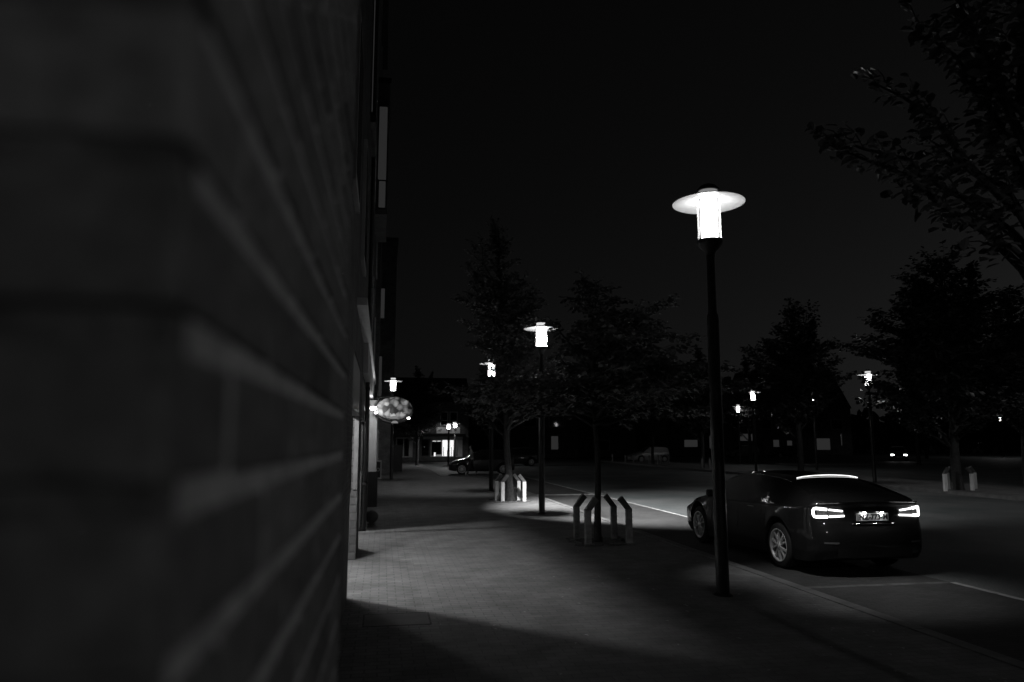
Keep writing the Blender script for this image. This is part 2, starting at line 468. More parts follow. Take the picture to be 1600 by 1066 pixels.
def far_block():
    t = thing('brick_block', 'dark flat topped block standing beyond the oval shop sign', 'building', (-3, 38, 0))
    b = MB(); b.box(-3, 2.78, -7.95, 5.9, 0, 11.4); b.build('wall', M['far_brick'], t)
    b = MB(); b.box(-3, 3.62, 6., 14, 0, 13.9); b.build('end_wing', M['far_brick'], t)
    b = MB(); b.box(-3, 3.7, 5.95, 14.05, 13.9, 14.15); b.build('roof', M['roof'], t)
    for (x0, x1, y, z0, z1, m) in ((2.72, 2.98, -1.2, 8.0, 9.5, 'curtain_panel'), (2.74, 2.93, -4.5, 3.9, 5.7, 'curtain_panel'), (2.76, 2.9, 2.5, 12., 12.9, 'curtain_panel_dim')):  # glowing panes stand in for street light falling on pale panels
        if z1 > 11.4: continue
        f_ = MB().box(x0, x1, y, y + 1.2, z0 - .06, z1 + .06).build('bay_panel', M['dark'], t)
        MB().box(x0 + .05, x1 - .02, y - .012, y - .004, z0, z1).build('pane', M[m], f_)
    for yy in (-6.5, -3, 1, 3.6):
        f_ = MB().box(2.78, 2.83, yy, yy + 1.1, .9, 2.4).build('window', M['offwhite'], t)
        MB().box(2.83, 2.835, yy + .08, yy + 1.02, .98, 2.3).build('pane', M['darkglass'], f_)
far_block()

# porch ceiling lights
def porch_light(x, y, power, label):
    t = thing('ceiling_light', label, 'ceiling light', (x, y, 3.056), group='round lights in the porch ceiling')
    MB().lathe([(.0, 0), (.1, 0), (.1, -.04), (.085, -.045), (.0, -.045)][::-1], 20).build('housing', M['cap'], t)
    MB().lathe([(.0, -.048), (.08, -.048)][::-1], 20).build('diffuser', M['downlight'], t)
    l = light('bulb', 'POINT', (0, 0, -.12), power, .09, t)
PORCH = 320.
porch_light(-1.4, 10.55, PORCH, 'round ceiling light nearest the street corner in the porch')
porch_light(-1.4, 12.0, PORCH * .2, 'round ceiling light next to the brick porch pier')
porch_light(-1.4, 15.9, PORCH * .75, 'round ceiling light beyond the brick porch pier')

# wall lamp by the white pilaster
t = thing('wall_lamp', 'small glowing wall lamp above the white pilaster beside the oval sign', 'lamp', (-.38, 21.2, 2.83))
MB().box(0, .03, -.05, .05, -.1, .1).build('backplate', M['cap'], t)
MB().tube([(.03, 0, .05), (.09, 0, .08), (.11, 0, .05)], .012, 6).build('arm', M['cap'], t)
MB().lathe([(.0, -.06), (.07, -.045), (.1, .0), (.085, .04), (.0, .05)], 16, (.11, 0, 0)).build('globe', M['bulb'], t)
light('bulb', 'POINT', (.26, -.12, -.02), 18, .05, t)

# oval picture sign
def oval_sign():
    t = thing('oval_sign', 'oval picture sign of pale rounded shapes projecting from the wall over the pavement', 'sign', (.33, 22, 2.83))
    def disc(a, b, y0, y1, zc=0, n=48, z0=-9, z1=9):
        m = MB(); vs = []
        for yy in (y0, y1):
            for k in range(n):
                q = 2 * PI * k / n
                vs.append((a * math.cos(q), yy, zc + b * math.sin(q)))
        fs = [tuple(range(n)), tuple(range(n, 2 * n))[::-1]] + [(k, n + k, n + (k + 1) % n, (k + 1) % n) for k in range(n)]
        return m.add(vs, fs)
    m, nt, b = new_mat('sign_picture')
    tc = nt.nodes.new('ShaderNodeTexCoord')
    vo = nt.nodes.new('ShaderNodeTexVoronoi'); vo.inputs['Scale'].default_value = 6.5; vo.inputs['Randomness'].default_value = 1.
    dn = nt.nodes.new('ShaderNodeTexNoise'); dn.inputs['Scale'].default_value = 4.; dn.inputs['Detail'].default_value = 3
    mx = nt.nodes.new('ShaderNodeMix'); mx.data_type = 'RGBA'; mx.blend_type = 'LINEAR_LIGHT'; mx.inputs[0].default_value = .12
    nt.links.new(tc.outputs['Object'], dn.inputs['Vector']); nt.links.new(tc.outputs['Object'], mx.inputs[6]); nt.links.new(dn.outputs['Color'], mx.inputs[7])
    nt.links.new(mx.outputs[2], vo.inputs['Vector'])
    bwn = nt.nodes.new('ShaderNodeRGBToBW'); nt.links.new(vo.outputs['Color'], bwn.inputs[0])
    r = nt.nodes.new('ShaderNodeValToRGB'); r.color_ramp.elements[0].color = (1, 1, 1, 1); r.color_ramp.elements[0].position = .25
    r.color_ramp.elements[1].color = (.06, .06, .06, 1); r.color_ramp.elements[1].position = .8
    nt.links.new(vo.outputs['Distance'], r.inputs['Fac'])
    mu = nt.nodes.new('ShaderNodeMath'); mu.operation = 'MULTIPLY'
    pw = nt.nodes.new('ShaderNodeMath'); pw.operation = 'POWER'; pw.inputs[1].default_value = 2.
    nt.links.new(bwn.outputs[0], pw.inputs[0]); nt.links.new(pw.outputs[0], mu.inputs[1]); nt.links.new(r.outputs[0], mu.inputs[0])
    nt.links.new(mu.outputs[0], b.inputs['Base Color']); b.inputs['Roughness'].default_value = .4
    em = nt.nodes.new('ShaderNodeMath'); em.operation = 'MULTIPLY'; em.inputs[1].default_value = .24
    nt.links.new(mu.outputs[0], em.inputs[0])
    b.inputs['Emission Color'].default_value = (1, 1, 1, 1); nt.links.new(em.outputs[0], b.inputs['Emission Strength'])
    disc(.52, .33, -.035, .035, .03).build('picture_panel', m, t)
    rim = MB(); n = 56
    rim.tube([(.545 * math.cos(2 * PI * k / n), 0, .0 + .37 * math.sin(2 * PI * k / n)) for k in range(n + 1)], [.02 + .035 * max(0, -math.sin(2 * PI * k / n)) for k in range(n + 1)], 8)
    rim.build('rim', M['black'], t)
    sm_ = emit('lit_sign_shapes', .2)
    for (cx, cz, rr) in ((.0, -.27, .12), (-.14, -.25, .075), (.02, -.40, .1), (.33, -.1, .05)):
        c = MB()
        vs = [(cx, -.06, cz)] + [(cx + rr * math.cos(PI * k / 12), -.055, cz + rr * .75 * math.sin(PI * k / 12)) for k in range(13)]
        vs2 = [(v[0], -.037, v[2]) for v in vs]
        c.add(vs + vs2, [(0, k + 1, k + 2) for k in range(12)] + [(k + 1, k + 2, k + 16, k + 15) for k in range(12)] + [(0, 1, 15, 14), (13, 0, 14, 27)])
        c.build('raised_shape', sm_, t)
    MB().tube([(-.69, 0, .3), (0, 0, .42)], .014, 6).build('bracket', M['pole'], t)
    for (x, z) in ((-.53, -.10), (.42, -.25)):
        MB().lathe([(.0, -.03), (.035, -.02), (.045, .01), (0, .03)], 10, (x, -.08, z)).build('sign_lamp', M['bulb'], t)
oval_sign()

# stone ball and litter cabinet by the wall
t = thing('stone_ball', 'pale stone ball standing on the pavement against the shop wall', 'bollard', (-.2, 17.6, 0))
MB().lathe([(.0, .34)] + [(.15 * math.cos(a), .19 + .15 * math.sin(a)) for a in [R(90 - 15 * i) for i in range(1, 12)]] + [(.09, .035), (.09, 0)], 20).build('ball', M['kerb'], t)
t = thing('utility_cabinet', 'dark metal cabinet standing on the pavement past the oval sign', 'cabinet', (.95, 46.5, 0))
MB().box(-.3, .3, -.25, .25, .08, 1.62, .02).build('body', M['dark'], t)
MB().box(-.34, .34, -.29, .29, 1.62, 1.7, .015).build('lid', M['dark'], t)
MB().box(-.28, .28, -.23, .23, 0, .078).build('base', M['kerb'], t)
t = thing('display_case', 'small pale framed display case hung low on the wall before the dark block', 'sign', (-.14, 29.7, .55))
MB().box(-.12, .14, -.04, .04, -.1, .62).build('frame', M['offwhite'], t)
MB().box(-.08, .10, -.046, -.042, -.04, .56).build('panel', M['dark'], t)
MB().lathe([(.05, -.052), (.065, -.052), (.065, -.048), (.05, -.048)], 16, (.01, 0, .26), 'y', True).build('emblem', M['white'], t)

# ------------------------------------------------------------------ street lamps
TONES = {}
def street_lamp(x, y, label, power=0, tilt=None, cone=160, h=4.95, group='street lamps with flat disc shades', ring='ring', seed=0, zb=0., blend=.15, soft=.12):
    t = thing('street_lamp', label, 'street lamp', (x, y, zb), group=group)
    h0 = h
    def z(v): return v * h0 / 4.95
    MB().lathe([(.12, 0), (.12, .015), (.085, .03), (.082, z(1.0)), (.078, z(3.4)), (.072, z(3.46)), (.055, z(3.5)), (.052, z(4.2)), (.06, z(4.24)), (.0, z(4.25))], 20).build('pole', M['pole'], t, 40)
    MB().lathe([(.055, z(4.25)), (.07, z(4.3)), (.15, z(4.38)), (.17, z(4.42)), (.165, z(4.46)), (.0, z(4.465))], 28).build('base_cap', M['cap'], t, 40)
    MB().lathe([(.108, z(4.47)), (.108, z(4.99))], 24).build('light_tube', M['tube'], t)
    MB().lathe([(.152, z(4.468)), (.152, z(4.995))], 28).build('glass', M['glass'], t)
    for k in range(4):
        a = R(20 + 90 * k)
        MB().tube([(.163 * math.cos(a), .163 * math.sin(a), z(4.45)), (.163 * math.cos(a), .163 * math.sin(a), z(4.995))], .007, 6).build('strut', M['cap'], t)
    MB().lathe([(.0, z(5.012)), (.17, z(5.012)), (.46, z(4.955)), (.475, z(4.955)), (.475, z(4.966)), (.17, z(5.026)), (.0, z(5.026))], 48).build('shade', M['shade'], t, 30)
    MB().lathe([(.125, z(5.045)), (.125, z(5.12))], 24).build('upper_ring', M[ring], t)
    MB().lathe([(.1, z(5.026)), (.115, z(5.045)), (0, z(5.046))], 20).build('collar', M['cap'], t)
    MB().lathe([(.0, z(5.12)), (.15, z(5.12)), (.15, z(5.14)), (.1, z(5.19)), (.03, z(5.22)), (0, z(5.22))], 24).build('top_cap', M['cap'], t, 40)
    if power:
        rot = (0, 0, 0)
        if tilt:                        # tilt (degrees from straight down, heading in degrees)
            d = Vector((math.sin(R(tilt[0])) * math.cos(R(tilt[1])), math.sin(R(tilt[0])) * math.sin(R(tilt[1])), -math.cos(R(tilt[0]))))
            rot = d.to_track_quat('-Z', 'Y').to_euler()
        light('burner', 'SPOT', (0, 0, z(4.93)), power, soft, t, rot, cone, blend)
    return t
P1 = 1500
street_lamp(4.24, 8.94, 'tall street lamp with a lit disc shade standing nearest, before the black saloon', P1 * .62, (20, 12), 47, h=5.06, ring='ringdim', blend=1., soft=.15)
street_lamp(4.22, 19.52, 'street lamp rising behind the first tree with angled guard posts', P1 * 5.5, (34, 22), 94, blend=.6)
street_lamp(4.22, 28.87, 'street lamp behind the second pavement tree, half veiled by its leaves', P1 * .3, (22, 110), 120, blend=.6)
street_lamp(.49, 38.1, 'street lamp glowing straight above the oval shop sign', P1 * .09, cone=170)
street_lamp(4.24, -5.0, 'street lamp at the pavement edge behind the viewpoint', P1 * .15, cone=174)
street_lamp(22.1, 30.65, 'street lamp across the road between the tallest dark tree and the next', P1 * .07, cone=170)
street_lamp(22.9, 43.0, 'street lamp across the road half hidden in a rounded dark tree', P1 * .05, cone=170)
street_lamp(22.3, 19.8, 'street lamp across the road, just out of view at the right', P1 * .10, cone=150)
street_lamp(28.9, 46.0, 'street lamp barely glinting through leaves over the terraced houses', P1 * .05, cone=170)
street_lamp(75.5, 80., 'distant street lamp shining by leaves at the right edge of the view', P1 * .1, cone=176)
street_lamp(31., 61., 'distant street lamp seen as two specks between dark trees', P1 * .06, cone=170)
street_lamp(5.2, 59., 'shorter lit lamp post before the lit shop front, the lower of two', 250, h=3.2, group='lamp posts before the shop', cone=170)
street_lamp(5.83, 60.5, 'shorter lit lamp post before the lit shop front, the higher of two', 250, h=3.35, group='lamp posts before the shop', cone=170)

# ------------------------------------------------------------------ trees
def leafmesh(leaves, name, m, parent, size, shape=6):
    vs = []; fs = []; tones = []
    for (p, d, n, s, tn) in leaves:
        d = d.normalized(); sd = d.cross(n)
        if sd.length < 1e-4: sd = Vector((1, 0, 0))
        sd.normalize(); up = sd.cross(d)
        l = size * s; wd = l * .30; o = len(vs)
        if shape == 6:
            vs += [p, p + d * l * .3 + sd * wd * .9 + up * l * .08, p + d * l * .7 + sd * wd + up * l * .05, p + d * l - up * l * .12, p + d * l * .7 - sd * wd + up * l * .05, p + d * l * .3 - sd * wd * .9 + up * l * .08, p + d * l * .5 - up * l * .03]
            fs += [(o, o + 1, o + 6), (o + 1, o + 2, o + 6), (o + 2, o + 3, o + 6), (o + 3, o + 4, o + 6), (o + 4, o + 5, o + 6), (o + 5, o, o + 6)]
            tones += [tn] * 6
        else:
            vs += [p, p + d * l * .5 + sd * wd * 1.25 + up * l * .06, p + d * l, p + d * l * .5 - sd * wd * 1.25 + up * l * .06]
            fs += [(o, o + 1, o + 2), (o, o + 2, o + 3)]
            tones += [tn] * 2
    me = bpy.data.meshes.new(name); me.from_pydata([tuple(v) for v in vs], [], fs); me.materials.append(m)
    a = me.attributes.new('tone', 'FLOAT', 'FACE'); a.data.foreach_set('value', tones)
    o = bpy.data.objects.new(name, me); COL.objects.link(o); o.parent = parent
    return o

def make_tree(x, y, label, boughs, trunk_top, trunk_r, seed, leaf=.08, per=60, shape=4, m='leaf', lean=(0, 0), name='street_tree', cat='tree', group=None, droop=.15, spread=.42, zb=0.):
    """boughs: list of (z_start, tip dx, tip dy, tip z); leaves hang in flat sprays along side twigs"""
    rn = random.Random(seed)
    t = thing(name, label, cat, (x, y, zb), group=group)
    tr = MB(); leaves = []
    hgt = trunk_top
    def axis(z): q = z / hgt; return Vector((lean[0] * q + .03 * math.sin(z * 2 + seed), lean[1] * q + .03 * math.cos(z * 1.7 + seed), z))
    zs = [0, .05, .15] + [hgt * (i + 1) / 10 for i in range(10)]
    tr.tube([axis(q) for q in zs], [trunk_r * 1.35, trunk_r * 1.15, trunk_r] + [trunk_r * (1 - .85 * (i + 1) / 10) for i in range(10)], 10)
    for (z0, dx, dy, z1) in boughs:
        a = axis(z0); b = Vector((dx, dy, z1)) + Vector((lean[0], lean[1], 0)) * (z1 / hgt)
        L = (b - a).length
        if L < .15: continue
        pts = []
        for i in range(7):
            u = i / 6
            p = a.lerp(b, u); p.z += math.sin(u * PI) * droop * L * .6
            p += Vector((rn.gauss(0, .02), rn.gauss(0, .02), rn.gauss(0, .015))) * L
            pts.append(p)
        r0 = min(trunk_r * .45, .012 + .014 * L)
        tr.tube(pts, [r0 * (1 - .82 * i / 6) for i in range(7)], 5)
        d = (b - a).normalized()
        side = d.cross(Vector((0, 0, 1)))
        if side.length < .1: side = Vector((1, 0, 0))
        side.normalize()
        ntw = max(5, int(L * 7))
        for k in range(ntw):
            u = .18 + .82 * (k + rn.random()) / ntw
            i = min(5, int(u * 6)); p = pts[i].lerp(pts[i + 1], u * 6 - i)
            sg = 1 if k % 2 else -1
            tl = L * spread * (1.08 - .72 * u) * rn.uniform(.5, 1.15)
            td = (d * rn.uniform(.5, .95) + side * sg * rn.uniform(.5, 1.) + Vector((0, 0, rn.uniform(-.28, .30)))).normalized()
            if k == ntw - 1: td = d; tl = L * .12
            q = p + td * tl
            if L > .9: tr.tube([p, p.lerp(q, .5) + Vector((0, 0, .02 * L)), q], [.006, .005, .002], 3, False)
            nl = max(3, int(per * tl))
            tone = rn.uniform(.55, 1.45)
            for j in range(nl):
                v = (j + rn.random()) / nl
                lp = p.lerp(q, v) + Vector((rn.gauss(0, .03), rn.gauss(0, .03), rn.gauss(0, .03) - .02))
                s2 = td.cross(Vector((0, 0, 1))).normalized() * (1 if j % 2 else -1)
                ld = td * rn.uniform(.2, .9) + s2 * rn.uniform(.3, 1) + Vector((0, 0, rn.uniform(-.75, .1)))
                nn = Vector((rn.gauss(0, .45), rn.gauss(0, .45), 1))
                leaves.append((lp, ld, nn, rn.uniform(.65, 1.25), tone * rn.uniform(.75, 1.25)))
    tr.build('trunk', M['bark'], t)
    leafmesh(leaves, 'crown', M[m], t, leaf, shape)
    return t

def conic(seed, z0, top, rad, n, rise=.25, shape=1., low=.55):
    """boughs for a crown: widest a third of the way up, pointed at the top"""
    rn = random.Random(seed); out = []
    for i in range(n):
        u = (i + rn.random() * .6) / n
        z = z0 + (top - z0) * u * .93
        prof = (low + (1 - low) * u / .3) if u < .3 else (1 - (u - .3) / .7) ** shape
        r = rad * prof * rn.uniform(.62, 1.15) + .12
        a = i * 2.39996 + rn.uniform(-.5, .5)
        out.append((z - rise * r * rn.uniform(.2, 1.), r * math.cos(a), r * math.sin(a), z + rise * r * rn.uniform(.3, 1.3)))
    for i in range(5):                   # side leaders break up the outline
        a = i * 1.2566 + rn.uniform(-.5, .5); r = rad * rn.uniform(.28, .62)
        out.append((z0 + (top - z0) * .25, r * math.cos(a), r * math.sin(a), z0 + (top - z0) * rn.uniform(.62, .9)))
    for i in range(3): out.append((top * .82, rn.uniform(-.3, .3) * rad * .3, rn.uniform(-.3, .3) * rad * .3, top * rn.uniform(.95, 1.02)))
    return out

TG = 'trees planted along the pavement edge'
# the one beside the lens: only its outer boughs reach into view
b0 = [(2.75, -1.28, .35, 3.92), (2.9, -.75, .05, 3.35), (3.05, -.72, .55, 4.55), (3.2, -.6, -.1, 4.9), (3.1, -.1, .95, 4.3),
      (3.3, -.35, .6, 5.1), (2.8, 1.2, -.3, 3.5), (3.1, .4, -1.1, 4.1), (3.6, -.5, .35, 5.5), (3.8, .5, .5, 5.8), (3.4, 1.1, .9, 4.8), (3.9, -.2, -.6, 6.), (4.2, .3, .2, 6.4),
      (3.0, -.95, .75, 4.15), ]
make_tree(4.25, 4.0, 'leafy tree reaching into the top right corner, its trunk out of view', b0, 5.8, .075, 3, leaf=.09, per=58, shape=6, group=TG, spread=.3)
b1 = conic(21, 2.35, 5.25, 2.5, 64, .10, .75, 1.0)
b1 += [(3.4, 1.65, -.2, 4.72), (3.6, -1.2, .2, 4.9), (2.5, 2.1, .2, 2.95), (2.45, -1.7, -.4, 2.75)]
b1 = [q for q in b1 if not (q[1] < -.75 and q[3] > 3.15)]
make_tree(4.13, 13.93, 'wide low tree between four dark angled guard posts', b1, 5.0, .075, 5, leaf=.105, per=50, group=TG, lean=(-.12, 0), droop=.1)
b2 = conic(33, 2.5, 9.2, 2.3, 90, .35, 1.05, .95)
b2 = [q for q in b2 if not (q[1] < -.25 and 3.7 < q[3] < 5.2)]
make_tree(4.1, 23.84, 'tall pointed tree between bright angled guard posts', b2, 8.8, .13, 8, leaf=.125, per=34, group=TG, lean=(-.4, 0))
b3 = conic(41, 2.6, 9.6, 3.5, 90, .42, .75, .8)
TB = 'dark trees across the road'
make_tree(21.84, 25.4, 'biggest dark tree across the road, right of the lone lamp', b3, 9., .19, 9, leaf=.19, per=20, group=TB, m='conifer')
b4 = conic(52, 2.9, 9.6, 2.5, 70, .5, .7, .8)
tree4 = make_tree(22.3, 37., 'rounded dark tree across the road, above the saloon roof', b4, 9., .17, 12, leaf=.21, per=18, group=TB, m='conifer')
def tree_copy(x, y, s, rz, label, src=None):
    c = copy_tree(src or tree4); c.location = (x, y, 0); c.scale = (s, s, s * RND.uniform(.92, 1.08)); c.rotation_euler = (0, 0, rz); c['label'] = label
    return c
tree_copy(22.2, 49.2, .84, 1.1, 'dark tree across the road just right of the nearest lamp post')
tree_copy(22.4, 59.5, .8, 2.3, 'dark tree behind the row of pale short posts left of the nearest lamp post')
tree_copy(20.6, 70., .85, 4.0, 'slim dark tree behind the first tree trunk, beyond the wide road')
tree_copy(32.5, 62., 1., .5, 'dark tree before the terraced houses left of the small framed window')
tree_copy(40.5, 66., .9, 5.0, 'dark tree before the house with the wide pale window')
tree_copy(43.8, 55., .95, 3.3, 'dark tree behind the oncoming car')
tree_copy(27.8, 28.3, .95, 2.0, 'dark tree at the far right behind the bright guard posts')
tree_copy(60., 74., 1., 1.7, 'dark tree below the distant lamp at the right edge')
tree_copy(13.5, 82., 1., .2, 'dark tree beyond the parked hatchback at the end of the road')
tree_copy(25.5, 86., 1.1, 2.9, 'dark tree far behind the wide low tree')
tree_copy(2.8, 60., .82, 1.5, 'dark tree standing left of the lit shop front')
tree_copy(9.6, 66., .9, 5.4, 'dark tree right of the lit shop front')
tree_copy(33., 82., 1.1, 3.9, 'dark tree behind the pale windowed house left of the nearest lamp post')

# far wood that closes the horizon
wl = []
rw = random.Random(77)
for i in range(5200):
    x = rw.uniform(-30, 190); h = 6.2 + 2.2 * math.sin(x * .21) + 1.4 * math.sin(x * .53 + 1) + 1.2 * math.sin(x * 1.3)
    wl.append((Vector((x, 118 + rw.uniform(-5, 5) - .12 * max(0, x - 60), h * rw.random() ** .7)), Vector((rw.gauss(0, 1), rw.gauss(0, .4), rw.gauss(0, .8))), Vector((rw.gauss(0, .5), -1, rw.gauss(0, .5))), rw.uniform(.6, 1.4), rw.uniform(.6, 1.3)))
wt = thing('far_wood', 'dark far wood closing the end of the street', 'wood', (0, 0, 0))
wo = leafmesh(wl, 'foliage', M['conifer'], None, 2.2, 6)
bpy.data.objects.remove(wt); wo.name = 'far_wood'; wo['kind'] = 'stuff'; wo['label'] = 'dark far wood closing the horizon behind the houses'

# tree pits and guard posts
for (x, y) in ((4.13, 13.93), (4.1, 23.84)):
    m = MB(); m.box(x - .5, x + .5, y - .5, y + .5, -.02, .012)
    structure(m.build('soil', M['soil']))
    e = MB()
    for i in range(40):
        s = RND.choice((0, 1, 2, 3)); u = RND.uniform(-.55, .55); q = .5 + RND.uniform(-.05, .06)
        px, py = ((u, q), (u, -q), (q, u), (-q, u))[s]; r = RND.uniform(.02, .05)
        e.box(x + px - r, x + px + r, y + py - r * .7, y + py + r * .7, .0, .015 + r * .5, .006)
    o = e.build('gravel', M['kerb']); o['kind'] = 'stuff'
def guard_post(x, y, cx, cy, label, group, zb=0., pm='guard', z=.63, sz=1.):
    """square timber post, its top bent over towards the tree"""
    a = (0 if cx > x else PI) + RND.uniform(-.12, .12)
    t = thing('guard_post', label, 'guard post', (x, y, zb), a, group)
    w, d = .055 * sz, .05 * sz
    MB().box(-w, w, -d, d, -.02, z, .006).build('post', M[pm], t)
    c, s = math.cos(R(50)), math.sin(R(50)); L = .235
    vs = []
    for (px, pz) in ((-w, z), (w, z - .002), (w + L * c - .03, z - .002 + L * s), (-w + L * c - .03, z + L * s + .0)):
        pass
    p = [(-w - .002, z + .001), (w + .002, z + .001), (w + L * c, z + L * s), (w + L * c - .085 * s * 1.2, z + L * s + .085 * c * 1.2)]
    vs = [(q[0], -d - .002, q[1]) for q in p] + [(q[0], d + .002, q[1]) for q in p]
    MB().add(vs, [(0, 1, 2, 3), (7, 6, 5, 4), (0, 4, 5, 1), (1, 5, 6, 2), (2, 6, 7, 3), (3, 7, 4, 0)]).build('bent_top', M['guardcap'], t)
    return t
GA = 'guard posts round the first tree'; GB = 'guard posts round the second tree'; GC = 'guard posts round the tree across the road'
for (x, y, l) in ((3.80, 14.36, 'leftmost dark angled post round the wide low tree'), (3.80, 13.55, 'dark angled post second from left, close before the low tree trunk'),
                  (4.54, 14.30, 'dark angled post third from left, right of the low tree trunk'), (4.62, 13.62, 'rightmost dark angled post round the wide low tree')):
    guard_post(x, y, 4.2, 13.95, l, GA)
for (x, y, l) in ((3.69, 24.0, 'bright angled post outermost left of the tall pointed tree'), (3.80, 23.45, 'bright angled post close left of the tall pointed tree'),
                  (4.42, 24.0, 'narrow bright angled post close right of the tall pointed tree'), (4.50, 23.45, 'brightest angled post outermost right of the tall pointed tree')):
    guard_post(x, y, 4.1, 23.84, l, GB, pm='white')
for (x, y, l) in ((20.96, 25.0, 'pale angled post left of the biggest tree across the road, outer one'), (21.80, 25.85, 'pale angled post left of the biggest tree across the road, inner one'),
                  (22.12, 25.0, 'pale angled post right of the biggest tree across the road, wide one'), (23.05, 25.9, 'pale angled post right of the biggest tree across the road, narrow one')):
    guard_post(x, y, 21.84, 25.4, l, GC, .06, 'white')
def short_post(x, y, label):
    t = thing('bollard', label, 'bollard', (x, y, .06), group='pale short posts across the road')
    MB().box(-.06, .06, -.06, .06, -.02, .66, .008).build('post', M['guard'], t)
    MB().box(-.065, .065, -.065, .065, .66, .72, .012).build('top', M['guardcap'], t)
for (x, y, l) in ((19.2 + 2.2, 67.5, 'pale short post alone left of the silver parked car'), (21.25, 63.2, 'pale short post in front of the silver parked car, left'), (21.9, 63., 'pale short post in front of the silver parked car, right'),
                  (21.5, 57.9, 'pale short post first of four by a dark tree trunk'), (22.05, 57.4, 'pale short post second of four by a dark tree trunk'), (22.9, 58.9, 'pale short post third of four by a dark tree trunk'), (24.2, 60.6, 'pale short post last of four by a dark tree trunk'),
                  (22.0, 48.9, 'pale short post left of the nearest lamp pole, first of two'), (22.45, 48.7, 'pale short post left of the nearest lamp pole, second of two')):
    short_post(x, y, l)

# ------------------------------------------------------------------ cars
def interp(tab, s, i):
    """Catmull-Rom through the station table"""
    n = len(tab)
    if s <= tab[0][0]: return tab[0][i]
    if s >= tab[-1][0]: return tab[-1][i]
    for k in range(n - 1):
        if tab[k][0] <= s <= tab[k + 1][0]: break
    p0, p1, p2, p3 = tab[max(k - 1, 0)], tab[k], tab[k + 1], tab[min(k + 2, n - 1)]
    h = p2[0] - p1[0]; u = (s - p1[0]) / h
    m1 = (p2[i] - p0[i]) / max(1e-6, p2[0] - p0[0]) * h; m2 = (p3[i] - p1[i]) / max(1e-6, p3[0] - p1[0]) * h
    return (2 * u ** 3 - 3 * u ** 2 + 1) * p1[i] + (u ** 3 - 2 * u ** 2 + u) * m1 + (-2 * u ** 3 + 3 * u ** 2) * p2[i] + (u ** 3 - u ** 2) * m2

def lin(tab, v):
    if v <= tab[0][0]: return tab[0][1]
    for a, b in zip(tab, tab[1:]):
        if v <= b[0]: return a[1] + (b[1] - a[1]) * (v - a[0]) / (b[0] - a[0])
    return tab[-1][1]

